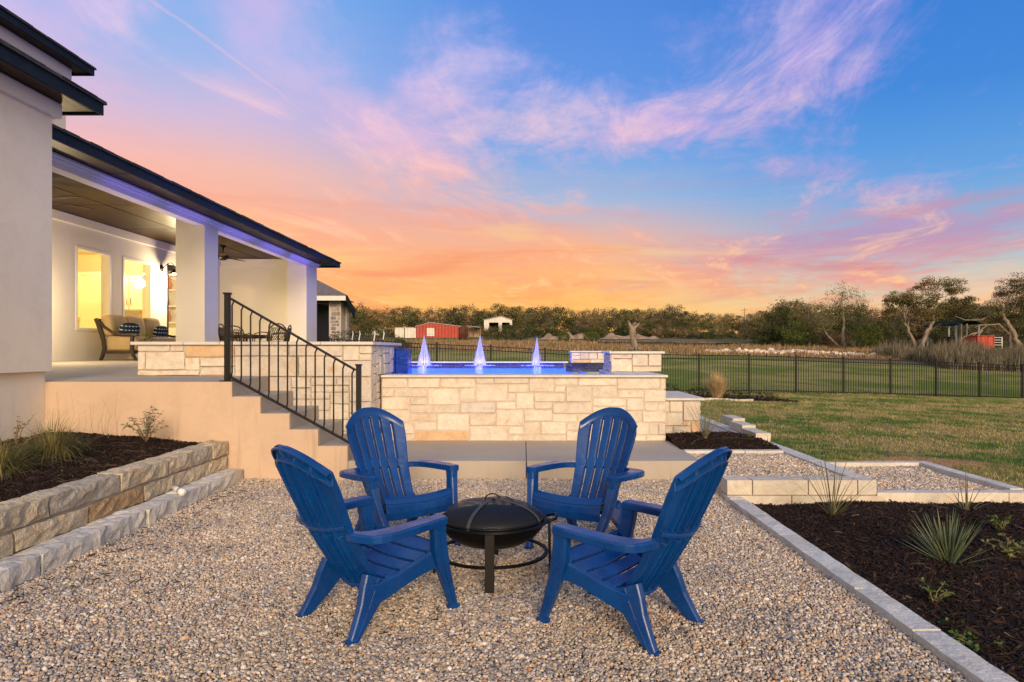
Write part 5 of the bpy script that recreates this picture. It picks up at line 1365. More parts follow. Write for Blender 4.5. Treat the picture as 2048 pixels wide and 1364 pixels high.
# ------------------------------------------------------------ plants in the beds
M['yucca'] = foliage('yucca_blade', (.115,.165,.105), (.155,.185,.085), 6, (.6, 1.35))
M['redyucca'] = foliage('thin_yucca_blade', (.17,.18,.085), (.20,.18,.10), 6, (.6, 1.3))
M['green'] = foliage('green_leaf', (.040,.085,.018), (.075,.12,.025), 8, (.6, 1.4))
M['sage'] = foliage('sage_leaf', (.20,.20,.13), (.15,.15,.08), 8, (.6, 1.4))
M['muhly'] = foliage('muhly_grass', (.26,.20,.070), (.12,.14,.055), 7, (.5, 1.5))
M['dryg'] = foliage('dry_grass', (.66,.46,.24), (.54,.36,.17), 6, (.6, 1.25))
M['twig'] = mat('dry_twig', (.22,.15,.09), .9)
def blade_leaf(mb, root, dirn, L_, w, bend=.2, n=6, fold=.25):
    d = Vector(dirn).normalized(); side = d.cross(Vector((0,0,1))); side = side.normalized() if side.length > .05 else Vector((1,0,0))
    p = Vector(root); v = []; f = []
    for i in range(n+1):
        q = i/n; ww = w*(.75+.5*q if q < .3 else .9*(1-((q-.3)/.7)**1.5))*.5; up = side.cross(d).normalized()
        v += [tuple(p-side*ww), tuple(p-up*ww*fold*2), tuple(p+side*ww)]
        d = (d+Vector((0,0,-1))*bend*q/n*2.2).normalized(); p = p+d*(L_/n)
    for i in range(n): f += [(i*3, i*3+1, i*3+4, i*3+3), (i*3+1, i*3+2, i*3+5, i*3+4)]
    mb.add(v, f)
def tone_attr(o):
    n = len(o.data.vertices); o.data.attributes.new('tone', 'FLOAT', 'POINT').data.foreach_set('value', np.full(n, random.random(), np.float32))
def yucca(u, y, Y, n, L_, w, mt, label, spread=1.0, bend=.15, seed=1, zb=None):
    x, _, z = at(u, y, Y)
    c = empty('yucca', (x, Y, z if zb is None else zb), 0, label, 'yucca')
    rs = random.Random(seed)
    for k in range(n):
        a = rs.uniform(0, 6.283); el = math.radians(max(4, min(86, 90-abs(rs.gauss(0, 1))*42*spread-8)))
        mb = MB(); l = L_*rs.uniform(.72, 1.08)
        blade_leaf(mb, (rs.gauss(0,.012), rs.gauss(0,.012), 0), (math.cos(a)*math.cos(el), math.sin(a)*math.cos(el), math.sin(el)), l, w*rs.uniform(.8,1.15), bend*rs.uniform(.3,1.4))
        o = mb.build('leaf', mt, c, recalc=False); tone_attr(o)
    mb = MB(); mb.lathe([(0,.03),(.02,.02),(.024,-.02),(.0,-.03)], 8); mb.build('stem', M['twig'], c)
    return c
yucca(1898, 1134, 4.42, 100, .37, .018, M['yucca'], 'full grey green yucca rosette in the right mulch bed', 1.05, .10, 4)
yucca(1663, 1037, 5.70, 28, .66, .010, M['redyucca'], 'thin leaved yucca in front of the terrace wall', .75, .34, 9)
yucca(1935, 1024, 5.92, 16, .42, .011, M['redyucca'], 'small sparse yucca near the low gravel square', 1.1, .25, 12)
yucca(1411, 877, 8.70, 36, .74, .009, M['redyucca'], 'arching thin yucca on the mulch mound below the pool wall', 1.15, .62, 14)
yucca(1500, 884, 8.9, 14, .18, .010, M['green'], 'little green iris clump along the lawn kerb, left one', .5, .2, 21)
yucca(1536, 897, 8.5, 12, .16, .010, M['green'], 'little green iris clump along the lawn kerb, right one', .5, .2, 22)
def leafy(u, y, Y, r, h, n, L_, w, mt, label, stems=5, seed=1, name='shrub', flat=.6, lean=0.0, cat='shrub', stemr=.003):
    x, _, z = at(u, y, Y); c = empty(name, (x, Y, z), 0, label, cat); rs = np.random.RandomState(seed); rr = random.Random(seed)
    C = []; D = []; mb = MB()
    for k in range(stems):
        a = rr.uniform(0, 6.28); rad = rr.uniform(.2, 1)*r; tip = Vector((math.cos(a)*rad+lean, math.sin(a)*rad*.8, h*rr.uniform(.6, 1.0)*(1-.4*rad/r)))
        mid = Vector((tip.x*.35+rr.gauss(0,.01), tip.y*.35, tip.z*.55)); pts = [Vector((0,0,-.01)), mid, tip]
        pts = [pts[0].lerp(mid, .5), mid, mid.lerp(tip, .5)+Vector((rr.gauss(0,.01), rr.gauss(0,.01), .01)), tip]; pts = [Vector((0,0,-.01))]+pts
        mb.tube(pts, [stemr*1.5, stemr*1.3, stemr, stemr*.7, stemr*.4], 5)
        for q in range(n//stems):
            s_ = rr.uniform(.25, 1.0)*(len(pts)-1); i = min(int(s_), len(pts)-2); p = pts[i].lerp(pts[i+1], s_-i)
            C.append(p); D.append((rr.gauss(0,1), rr.gauss(0,1), rr.gauss(.35,.6)*flat+.1))
    mb.build('stems', M['twig'], c)
    o = leafmesh('leaves', np.array([tuple(p) for p in C]), np.array(D), L_, w, mt, c)
    return c
leafy(1868, 1205, 3.72, .085, .16, 90, .026, .014, M['green'], 'young leafy sapling just below the yucca rosette', 5, 2)
leafy(1960, 1300, 3.22, .19, .08, 210, .030, .018, M['green'], 'flat dark green leafy plant nearest the viewer by the right kerb', 9, 3)
leafy(1905, 1262, 3.45, .10, .07, 120, .028, .017, M['green'], 'leafy green clump touching the right kerb', 6, 33)
leafy(2003, 1068, 5.2, .17, .17, 260, .03, .015, M['green'], 'bright green low bush at the right edge of the mulch', 9, 5)
leafy(2022, 1118, 4.65, .26, .18, 300, .04, .018, M['muhly'], 'straggly yellow green plant beside the yucca rosette', 13, 6)
leafy(1800, 1065, 5.3, .05, .05, 14, .03, .015, M['green'], 'tiny green sprig in the mulch between two yuccas', 3, 61)
leafy(292, 882, 6.95, .27, .42, 330, .052, .011, M['sage'], 'twiggy narrow leaved shrub against the tan stucco wall', 16, 7, cat='shrub')
leafy(30, 902, 6.6, .32, .42, 46, .034, .022, M['muhly'], 'sparse seedling with few round leaves by the house corner', 6, 8, lean=.12)
def grass_clump(u, y, Y, r, h, n, mt, label, seed, name='grass_clump', w=.005, lean=1.0, upright=False):
    x, _, z = at(u, y, Y); c = empty(name, (x, Y, z), 0, label, 'ornamental grass'); rs = random.Random(seed); mb = MB()
    for k in range(n):
        a = rs.uniform(0, 6.28); l = h*rs.uniform(.6, 1.25); el = R(90-abs(rs.gauss(0, 26)) if upright else rs.uniform(38, 85))
        rr = rs.uniform(0, r*.35); blade_leaf(mb, (math.cos(a)*rr, math.sin(a)*rr, 0), (math.cos(a)*math.cos(el), math.sin(a)*math.cos(el), math.sin(el)), l, w, (.5 if upright else 1.15)*lean*rs.uniform(.4, 1.3), 5, .1)
    o = mb.build('blades', mt, c, kind='stuff', recalc=False)
    tn = np.repeat(np.random.uniform(0, 1, n), 18).astype(np.float32); o.data.attributes.new('tone', 'FLOAT', 'POINT').data.foreach_set('value', tn)
    return c
grass_clump(104, 930, 6.05, .30, .43, 950, M['muhly'], 'drooping green gold grass clump in the left bed', 3, lean=2.1)
grass_clump(-8, 965, 5.35, .28, .42, 700, M['muhly'], 'drooping grass clump cut by the left edge of the photograph', 4, lean=2.1)
# thin dry stalks against the stucco
x, _, z = at(165, 872, 7.25); c = empty('dry_stalks', (x, 7.25, z), 0, 'faint dry seed stalks standing against the tan stucco', 'dry plant'); mb = MB(); rs = random.Random(8)
for k in range(34):
    a = rs.uniform(-.55, .75); l = rs.uniform(.08, .48)*(.6 if abs(a) > .4 else 1); mb.tube([(a,rs.uniform(-.1,.05),0),(a+rs.gauss(0,.02),0,l*.5),(a+rs.gauss(0,.05),0,l)], [.0016,.0012,.0006], 3)
mb.build('stalks', M['twig'], c, kind='stuff')
# twigs and straw lying on the left bed
mb = MB(); rs = random.Random(18)
for k in range(110):
    X = rs.uniform(-5.0, -3.5); Y = rs.uniform(4.6, 6.9); a = rs.uniform(-.5, .5); l = rs.uniform(.05, .22); z = float(zL(X, Y))+.012
    mb.tube([(X,Y,z),(X+l*.5*math.cos(a),Y+l*.5*math.sin(a),z+rs.uniform(0,.03)),(X+l*math.cos(a),Y+l*math.sin(a),z)], [.0011,.0011,.0008], 3)
o = mb.build('straw', M['twig'], kind='stuff'); tag(o, 'loose straw and twigs fallen on the left mulch bed', 'straw')

# ------------------------------------------------------------ bed at the fence
x, _, z = at(1434, 791, 20.8); 
grass_clump(1434, 794, 20.8, .45, .70, 700, M['dryg'], 'tall blonde dry grass tuft in the bed by the fence', 5, 'dry_grass_tuft', .012, .6, True)
M['bush'] = foliage('dark_bush_leaf', (.030,.042,.016), (.055,.060,.022), 3, (.5, 1.5))
def ball_bush(x, y, r, h, n, L_, mt, name='bush', label=None, group=None, seed=0, cat='bush', z=None):
    c = empty(name, (x, y, tzf(x, y) if z is None else z), 0, label, cat, group); rs = np.random.RandomState(seed)
    d = rs.normal(size=(n, 3)); d /= np.linalg.norm(d, axis=1)[:, None]; rad = rs.uniform(.45, 1.0, n)**.5*(1+.25*np.sin(d[:, 0]*5+seed)*np.sin(d[:, 1]*6)*np.cos(d[:, 2]*5))
    C = d*rad[:, None]*np.array([r, r, h*.55])+np.array([0, 0, h*.5]); C[:, 2] = np.maximum(C[:, 2], .01)
    leafmesh('leaves', C, d+rs.normal(0, .6, (n, 3)), L_, L_*.5, mt, c)
    mb = MB()
    for k in range(5):
        a = k*1.26; mb.tube([(0,0,-.02),(math.cos(a)*r*.3, math.sin(a)*r*.3, h*.35),(math.cos(a)*r*.6, math.sin(a)*r*.6, h*.7)], [r*.06,r*.04,r*.02], 5)
    mb.build('stems', M['bark_dark'], c)
    return c
for u, y, Y, r, h, lab in ((1332, 787, 21.5, .42, .42, 'dark low bush at the fence, half hidden by the pool wall'), (1398, 790, 21.8, .36, .34, 'dark low bush left of the blonde grass tuft'),
                      (1466, 791, 21.6, .32, .28, 'dark low bush right of the blonde grass tuft'), (1518, 793, 21.6, .55, .26, 'flat olive bush at the end of the fence bed')):
    x = (u-1045)*Y/F; ball_bush(x, Y, r, h, 420, .07, M['bush'], 'bush', lab, None, int(u))
# white edging stones of that bed
rk = None
for k in range(34):
    u = 1334+k*5.1+random.uniform(-1, 1); Y = 20.35+.25*math.sin(k*.4); x = (u-1045)*Y/F
    mb = MB(); rough_block(mb, -.07-random.uniform(0,.05), -.05, -.03, .07, .06, .055, .014, 2); o = mb.build('edging_stone', M['stone_blk']); o.location = (x, Y, tzf(x, Y)+.02); o.rotation_euler = (0, 0, random.uniform(-.5, .5))
    tag(o, 'small white stone edging the mulch strip by the fence', 'stone', 'white edging stones along the fence bed')

# ------------------------------------------------------------ black picket fence
pu = [657, 765, 873.5, 981.5, 1090, 1195, 1298, 1398, 1498, 1592, 1687, 1781, 1872, 1959, 2045, 2132]
pY = np.interp(pu, [657, 873, 1144, 1398, 2045, 2132], [21.8, 22.9, 23.8, 24.8, 27.0, 27.3])
pv = np.interp(pu, [657, 817, 873, 981, 1090, 1144, 1335, 1398, 1498, 1592, 1687, 1781, 1872, 1959, 2045, 2132], [-24, -15, -13, -8.5, -2.5, 2, 8, 9, 10, 12.5, 16, 19, 22.5, 26, 30, 34])
c = empty('picket_fence', ((1398-1045)*24.8/F, 24.8, -.1), 0, 'long black metal picket fence across the lawn', 'fence')
FP = [((u-1045)*Y/F, Y, CZ-v*Y/F) for u, Y, v in zip(pu, pY, pv)]
HF = 1.40
for i, (x, y, z) in enumerate(FP):
    mb = MB(); mb.bbox(x-.032, y-.032, z-HF-.2, x+.032, y+.032, z+.03, .004); mb.box(x-.038, y-.038, z+.03, x+.038, y+.038, z+.045); mb.build('post', M['black'], c, world=True)
    if i == len(FP)-1: break
    x2, y2, z2 = FP[i+1]; d = Vector((x2-x, y2-y, z2-z)); A = Vector((x, y, z))
    for off in (-.03, -.16, -HF+.10):
        mb = MB(); mb.sweep([A+d*.015+Vector((0,0,off)), A+d*.985+Vector((0,0,off))], [(.030,.030)]*2, side=Vector((0,1,0))); mb.build('rail', M['black'], c, world=True)
    mb = MB(); n = 19
    for k in range(1, n):
        q = A+d*(k/n); mb.box(q.x-.009, q.y-.009, q.z-HF+.03, q.x+.009, q.y+.009, q.z-.03)
    mb.build('pickets', M['black'], c, kind='stuff', world=True)

# ------------------------------------------------------------ trees
M['oak'] = foliage('oak_foliage', (.078,.082,.026), (.128,.112,.040), .8, (.40, 1.7))
M['oak2'] = foliage('brown_oak_foliage', (.16,.115,.060), (.105,.088,.040), .6, (.40, 1.7))
M['dark'] = foliage('evergreen_foliage', (.038,.052,.015), (.065,.072,.022), .7, (.45, 1.7))
M['wisp'] = foliage('wispy_spring_foliage', (.15,.145,.055), (.105,.11,.04), .7, (.5, 1.5))
M['spring'] = foliage('fresh_green_foliage', (.075,.105,.018), (.12,.14,.028), .8, (.5, 1.5))
def make_tree(name, H, path, ells, nlimb, nclump, nleaf, lsize, mt_leaf, mt_bark, r0, seed, flat=.55, cl_r=.085, twigs=3, loc=(0,0,0), lr=None):
    """path: trunk centre line [(x,y,z)] in heights; ells: crown ellipsoids [(x,y,z,rx,ry,rz)]; clumps hang on limbs grown to them"""
    rs = random.Random(seed); nr = np.random.RandomState(seed)
    c = empty(name, loc); V3 = Vector
    P = [V3(p)*H for p in path]; mb = MB(); n = len(P)
    fine = []
    for i in range(n-1):
        for k in range(3):
            q = P[i].lerp(P[i+1], k/3); q += V3((rs.gauss(0, .006), rs.gauss(0, .006), 0))*H; fine.append(q)
    fine.append(P[-1]); m_ = len(fine)
    rad = [r0*(1-.62*i/(m_-1))*(1.45 if i == 0 else 1) for i in range(m_)]
    mb.tube(fine, rad, 8)
    wts = [e[3]*e[4]*e[5] for e in ells]; tw = sum(wts)
    def target(surface=.5):
        q = rs.random()*tw; k = 0
        while q > wts[k] and k < len(ells)-1: q -= wts[k]; k += 1
        e = ells[k]; d = V3((rs.gauss(0,1), rs.gauss(0,1), rs.gauss(0,1))).normalized()*(rs.random()**surface)
        return V3((e[0]+d.x*e[3], e[1]+d.y*e[4], e[2]+d.z*e[5]))*H
    nodes = [(q, rad[i]) for i, q in enumerate(fine) if i >= m_*.45]
    def bent(a, b_, r1, r2, k=5, wob=.035, nn=6):
        L_ = (b_-a).length; pts = []
        sagv = V3((rs.gauss(0,1), rs.gauss(0,1), rs.gauss(.4,.8)))*L_*.14
        for i in range(k+1):
            q = i/k; p = a.lerp(b_, q)+sagv*math.sin(math.pi*q)+V3((rs.gauss(0,wob), rs.gauss(0,wob), rs.gauss(0,wob)))*L_*(.0 if i in (0, k) else 1); pts.append(p)
        rr = [r1+(r2-r1)*(i/k) for i in range(k+1)]; mb.tube(pts, rr, nn); return pts, rr
    for i in range(nlimb):
        t_ = target(.7); base = nodes[min(len(nodes)-1, int(rs.random()**.7*len(nodes)))] if i else nodes[-1]
        pts, rr = bent(base[0], t_, base[1]*.62, base[1]*.16, 6, .05, 6)
        nodes += [(p, r_) for p, r_ in list(zip(pts, rr))[2:]]
    cl = []; LR = lr or cl_r
    for i in range(nclump):
        t_ = target(.42); b_ = min(nodes, key=lambda q: (q[0]-t_).length+max(0, q[0].z-t_.z)*1.5)
        pts, rr = bent(b_[0], t_, max(b_[1]*.45, r0*.045), r0*.02, 4, .06, 4)
        if i % 2 == 0: nodes.append((pts[2], rr[2]))
        cl.append(t_)
        for k in range(twigs):
            e_ = t_+V3((rs.gauss(0,1), rs.gauss(0,1), rs.gauss(.2,.8)))*H*cl_r*.8; mb.tube([t_, t_.lerp(e_, .5)+V3((0,0,rs.uniform(-.01,.02)*H)), e_], [r0*.022, r0*.016, r0*.008], 3, cap=False)
    mb.build('trunk', mt_bark, c)
    C = np.repeat(np.array([tuple(q) for q in cl]), nleaf, axis=0); N = len(C)
    sc = np.repeat(nr.uniform(.55, 1.25, len(cl)), nleaf)[:, None]
    off = nr.normal(size=(N, 3)); off /= np.maximum(1, np.linalg.norm(off, axis=1)/1.7)[:, None]
    C = C+off*np.array([1, 1, flat])*H*cl_r*sc
    tn = np.clip(np.repeat(nr.uniform(.1, .9, len(cl)), nleaf)+nr.uniform(-.25, .25, N), 0, 1)
    leafmesh('crown', C, nr.normal(size=(N, 3))+[0, 0, .25], lsize, lsize*.6, mt_leaf, c, tone=tn)
    return c
def place(proto, x, y, s=1.0, rz=None, used=set()):
    if proto.name in used: o = copy_tree(proto)
    else: o = proto; used.add(proto.name)
    o.location = (x, y, tzf(x, y)-.05); o.rotation_euler = (0, 0, random.uniform(0, 6.28) if rz is None else rz); o.scale = (s, s, s*random.uniform(.95, 1.06))
    return o
# prototypes for the far wood, 8 m tall
FAR = []
for k in range(6):
    mt_l = [M['oak'], M['oak2'], M['oak'], M['dark'], M['oak2'], M['oak']][k]; sh = (.40, .46, .36, .34, .50, .42)[k]
    FAR.append(make_tree('oak_tree', 8.0, [(0,0,0),(.02,.0,.15),(-.01,.02,.32)], [(0,0,.58,sh,sh,.36),(sh*.6,0,.36,.28,.25,.2),(-sh*.6,.1,.38,.28,.25,.22)], 9, 92, 34, .32, mt_l, M['bark'], .20, 100+k, .62, .075, 2))
for k in range(3):   # leafless or thin crowned ones
    FAR.append(make_tree('oak_tree', 8.0, [(0,0,0),(.03,.0,.14),(-.02,.02,.30)], [(0,0,.60,.42,.42,.38)], 14, 120, (7, 13, 4)[k], .22, (M['oak2'], M['wisp'], M['oak2'])[k], M['bark'], .20, 150+k, .8, .075, 6))
JUN = [make_tree('juniper', 6.0, [(0,0,0),(0,.0,.3),(0.01,.01,.8)], [(0,0,.32,.34,.34,.30),(0,0,.65,.20,.20,.30)], 8, 70, 42, .26, M['dark'], M['bark_dark'], .12, 200+k, .8, .07, 0) for k in range(2)]
SHR = [make_tree('brush', 3.2, [(0,0,0),(.05,0,.12),(0,.05,.3)], [(0,0,.45,.75,.6,.42)], 6, 60, 40, .22, [M['oak2'], M['dark'], M['oak']][k], M['bark_dark'], .08, 300+k, .7, .11, 1) for k in range(3)]
topu = [600, 700, 730, 760, 800, 850, 920, 960, 1000, 1050, 1090, 1130, 1150, 1200, 1260, 1300, 1350, 1390, 1440, 1490, 1530, 1570, 1600, 1640, 1700, 1760, 1800, 1850, 1900, 1960, 2060, 2200]
topy = [606, 599, 602, 614, 606, 612, 605, 609, 602, 608, 601, 603, 618, 611, 610, 612, 602, 616, 625, 624, 610, 598, 592, 596, 592, 606, 600, 596, 592, 600, 590, 590]
rs = random.Random(77)
LM = [(740,'beside the stone pavilion'),(830,'above the cream containers'),(925,'above the red barn'),(1025,'above the white shed'),(1150,'behind the brush heaps'),(1240,'left of the dead snag'),
      (1330,'right behind the dead snag'),(1450,'above the silt fence'),(1560,'near the utility pole'),(1650,'left of the wispy tree'),(1780,'around the wispy tree'),(1870,'behind the live oak pair'),(1960,'around the open shelter'),(9999,'by the bent live oak')]
ORD = 'first second third fourth fifth sixth seventh eighth ninth tenth eleventh twelfth'.split()
def row(u0, u1, step, Y0, Y1, hs, pool, lab, cat, grp, hp, jit=.10):
    u = u0; cnt = {}
    while u < u1:
        Y = rs.uniform(Y0, Y1); x = (u-1045)*Y/F; z = tzf(x, Y)
        yt = np.interp(u, topu, topy); Hh = ((CZ-(yt-700)*Y/F)-z)*hs*rs.uniform(1-jit, 1+jit*.5)
        o = place(rs.choice(pool), x, Y, Hh/hp)
        w = next(n for q, n in LM if u < q); cnt[w] = cnt.get(w, 0)+1
        tag(o, lab+', '+ORD[min(11, cnt[w]-1)]+' '+w, cat, grp)
        u += step*rs.uniform(.7, 1.3)
row(600, 1600, 24, 182, 215, .97, FAR[:6], 'rounded oak in the far tree line', 'tree', 'oaks of the far tree line', 8.0)
row(600, 1580, 34, 225, 260, .97, FAR, 'oak crown behind the tree line', 'tree', 'oaks behind the far tree line', 8.0, .06)
row(1050, 1560, 46, 165, 178, .66, FAR[:3]+FAR[4:], 'lower oak fronting the tree line', 'tree', 'lower oaks fronting the far tree line', 8.0)
row(660, 1060, 22, 172, 181, .42, SHR, 'tangled brush under the far oaks', 'bush', 'brush under the far oaks', 3.2)
row(1060, 1560, 17, 158, 172, .42, SHR, 'brown brush before the far oaks', 'bush', 'brush before the far oaks', 3.2, .3)
row(1060, 1520, 50, 156, 166, .48, JUN, 'dark juniper below the far oaks', 'juniper', 'junipers below the far oaks', 6.0, .3)
row(1500, 1800, 21, 104, 128, .92, FAR[:7]+JUN[:1], 'mid distance oak', 'tree', 'mid distance oaks on the right', 8.0, .10)
row(1520, 1770, 22, 92, 100, .42, SHR+JUN, 'low brush before the mid oaks', 'bush', 'brush before the mid distance oaks', 3.2, .3)
row(1770, 2180, 24, 112, 138, .95, FAR[:6], 'dark oak in the right grove', 'tree', 'oaks of the right hand grove', 8.0, .06)
row(1770, 2180, 30, 100, 112, .70, FAR[:4], 'lower oak inside the right grove', 'tree', 'lower oaks of the right hand grove', 8.0)
row(1780, 2180, 26, 90, 98, .26, SHR, 'shady brush under the right grove', 'bush', 'brush under the right hand grove', 3.2, .3)

# the trees one can tell apart
def named(u, Y, H, path, ells, lab, mt_l, mt_b, r0, seed, nl=8, nc=70, nf=46, ls=.20, flat=.45, clr=.06, tw=4, name='oak_tree', cat='tree'):
    x = (u-1045)*Y/F; t_ = make_tree(name, H, path, ells, nl, nc, nf, ls, mt_l, mt_b, r0, seed, flat, clr, tw, (x, Y, tzf(x, Y)-.05)); tag(t_, lab, cat); return t_
Y = 84
named(1690, Y, 8.0, [(0,0,0),(-.03,0,.2),(-.02,0,.45),(-.06,0,.68),(-.03,0,.9)], [(0,0,.70,.36,.3,.30),(-.30,0,.42,.22,.2,.16),(.2,0,.5,.2,.2,.2)], 'tall pale trunked tree with wispy spring leaves', M['wisp'], M['bark'], .22, 11, 12, 110, 34, .15, .7, .075, 5)
named(1684, Y+.8, 5.2, [(0,0,0),(-.22,0,.22),(-.36,0,.36),(-.5,0,.62)], [(-.5,0,.70,.28,.2,.22)], 'leaning pale second stem beside the wispy tree', M['wisp'], M['bark'], .17, 12, 7, 40, 26, .14, .7, .075, 5)
named(1740, Y-4, 3.6, [(0,0,0),(.05,0,.25),(.02,0,.5)], [(0,0,.52,.42,.4,.42)], 'fresh green bushy sapling right of the wispy tree', M['spring'], M['bark_dark'], .08, 13, 8, 90, 60, .14, .7, .09, 2)
named(1618, Y+8, 7.0, [(0,0,0),(.03,0,.3),(-.02,0,.6),(.0,0,.85)], [(0,0,.62,.30,.3,.34)], 'grey twiggy oak with bare limbs left of the wispy tree', M['oak'], M['bark'], .19, 14, 10, 80, 26, .17, .6, .07, 5)
named(1565, Y+16, 7.2, [(0,0,0),(.02,0,.3),(.0,0,.6),(.0,0,.88)], [(0,0,.45,.30,.3,.36),(0,0,.80,.14,.14,.18)], 'pointed dark juniper standing above the brush', M['dark'], M['bark_dark'], .17, 15, 8, 90, 50, .2, .8, .07, 1, 'juniper', 'juniper')
named(1590, Y+4, 3.8, [(0,0,0),(.0,0,.3),(.0,0,.6)], [(0,0,.5,.55,.4,.42)], 'broad olive bush below the pointed juniper', M['spring'], M['bark_dark'], .1, 16, 8, 90, 50, .15, .8, .09, 1, 'bush', 'bush')
named(1830, 76, 7.8, [(0,0,0),(-.01,0,.14),(-.09,0,.30),(-.15,0,.48),(-.17,0,.62)], [(-.20,0,.76,.24,.2,.13),(-.32,0,.60,.12,.15,.07),(.0,0,.66,.10,.12,.07)], 'gnarled live oak with a bare leaning trunk, left of the pair', M['oak'], M['bark'], .22, 17, 10, 66, 84, .15, .42, .047, 4, 'live_oak')
named(1843, 75, 8.6, [(0,0,0),(.02,0,.12),(.07,0,.28),(.15,0,.40),(.16,0,.56),(.22,0,.72)], [(.22,0,.84,.36,.25,.13),(.0,0,.66,.20,.2,.10),(.45,0,.62,.28,.2,.12),(.10,0,.52,.22,.2,.10)], 'large spreading live oak, right of the gnarled pair', M['oak'], M['bark'], .27, 18, 15, 140, 84, .15, .42, .046, 4, 'live_oak')
named(1837, 78, 4.5, [(0,0,0),(.10,0,.30),(.30,0,.55),(.62,0,.80)], [(.6,0,.85,.25,.2,.16)], 'low slanting limb of the live oak pair', M['oak'], M['bark_dark'], .20, 19, 4, 20, 40, .15, .5, .08, 3, 'live_oak')
named(2040, 72, 8.6, [(0,0,0),(-.01,0,.12),(-.06,0,.24),(-.17,0,.42),(-.22,0,.50),(-.20,0,.62),(-.12,0,.74)], [(-.02,0,.84,.26,.25,.16),(.22,0,.70,.25,.25,.22),(-.42,0,.52,.22,.2,.10)], 'big bent live oak at the right edge of the photograph', M['oak'], M['bark'], .30, 20, 14, 130, 84, .15, .42, .052, 5, 'live_oak')
named(2020, 79, 6.8, [(0,0,0),(.0,0,.15),(-.01,0,.35),(.03,0,.5)], [(0,0,.72,.4,.3,.24)], 'darker oak behind the big bent live oak', M['dark'], M['bark_dark'], .24, 21, 9, 80, 60, .17, .5, .07, 2, 'live_oak')
named(1915, 82, 6.6, [(0,0,0),(.02,0,.2),(.05,0,.4),(.0,0,.55)], [(0,0,.74,.5,.3,.20)], 'dense oak above the open shelter', M['dark'], M['bark_dark'], .2, 22, 9, 90, 60, .17, .5, .07, 2, 'live_oak')
# bare drooping limbs of the bent oak
c = empty('bare_limb', ((1990-1045)*71.5/F, 71.5, tzf(30, 71.5)), 0, 'long bare grey limb drooping from the bent live oak to the ground', 'branch')
mb = MB(); rs2 = random.Random(4); xo, yo, zo = c.location
def lp(u, y, Y=71.5): p = at(u, y, Y); return (p[0]-xo, 0, p[2]-zo)
for pth in ([(2018,668),(1998,648),(1975,650),(1955,665),(1940,675),(1925,690)], [(1965,660),(1955,672),(1953,690)], [(2010,620),(1996,598),(1975,602),(1962,612),(1950,622)], [(1985,628),(1962,640),(1930,640),(1910,632)], [(1975,650),(1960,650),(1948,656)], [(1940,675),(1930,672),(1918,684)], [(1955,665),(1942,668),(1930,678)]):
    pts = [lp(*q) for q in pth]; k = len(pts); mb.tube(pts, [.085*(1-.8*i/k) for i in range(k)], 6)
mb.build('limb', M['bark'], c)

# driftwood-like snag in the field
c = empty('dead_snag', ((1268-1045)*55/F, 55, CZ-(-1.5)*55/F-.03), 0, 'twisted grey dead oak trunk standing in the field behind the raised wall', 'dead tree')
k = 55/F; mb = MB(); mb.tube([(.0,0,-.3),(.1*1,0,4*k),(.02,0,12*k),(-2*k,0,24*k),(-3*k,0,36*k),(-5*k,0,44*k),(-9*k,0,51*k),(-12*k,0,58*k)], [9*k,7.2*k,6.2*k,6*k,7*k,5*k,3*k,1.2*k], 10)
mb.tube([(-2*k,0,36*k),(2*k,0,45*k),(8*k,0,50*k),(12*k,0,53*k)], [4*k,3.2*k,2.4*k,.8*k], 8); mb.tube([(-4*k,0,46*k),(2*k,0,54*k),(9*k,.1,52*k)], [2.5*k,1.8*k,.6*k], 7)
mb.build('trunk', M['bark'], c)
mb = MB(); rs2 = random.Random(6)
for q in range(13):
    a = q/13*6.28; l = rs2.uniform(10, 22)*k; mb.tube([(0,0,5*k),(math.cos(a)*l*.5, math.sin(a)*l*.5, 2*k+rs2.uniform(0,2)*k),(math.cos(a)*l, math.sin(a)*l, -1*k)], [2.6*k,1.8*k,.6*k], 6)
mb.build('roots', M['bark'], c)

# reeds and dry field grass
M['reed'] = foliage('grey_reed', (.20,.155,.10), (.15,.135,.085), .25, (.5, 1.5))
M['straw'] = foliage('field_straw', (.22,.155,.095), (.19,.155,.08), .2, (.5, 1.5))
def mass(name, n, u0, u1, Y0, Y1, H, W, mt, lab, cat, mask=None):
    Y = np.random.uniform(Y0, Y1, n); u = np.random.uniform(u0, u1, n); x = (u-1045)*Y/F
    if mask is not None: ok = mask(u, Y, x); x, Y = x[ok], Y[ok]
    P = np.stack([x, Y, tz0(x, Y)-.03], 1); hh = H*(.65+.5*np.sin(x*.9+1)*np.sin(Y*.7)+.25*np.random.rand(len(x)))
    tag(blades(name, P, np.maximum(hh, H*.3), W, mt, .35), lab, cat)
mass('reeds', 26000, 1730, 2160, 41, 66, 1.35, .05, M['reed'], 'thicket of tall grey dry reeds below the live oaks', 'reeds', lambda u, Y, x: Y > 66-(np.clip(u-1735, 0, 160)/160)*22)
mass('field_grass', 42000, 640, 1800, 56, 112, .42, .07, M['straw'], 'dry brown field grass beyond the mown lawn', 'field grass', lambda u, Y, x: np.random.rand(len(u)) < (62/Y)**1.3)
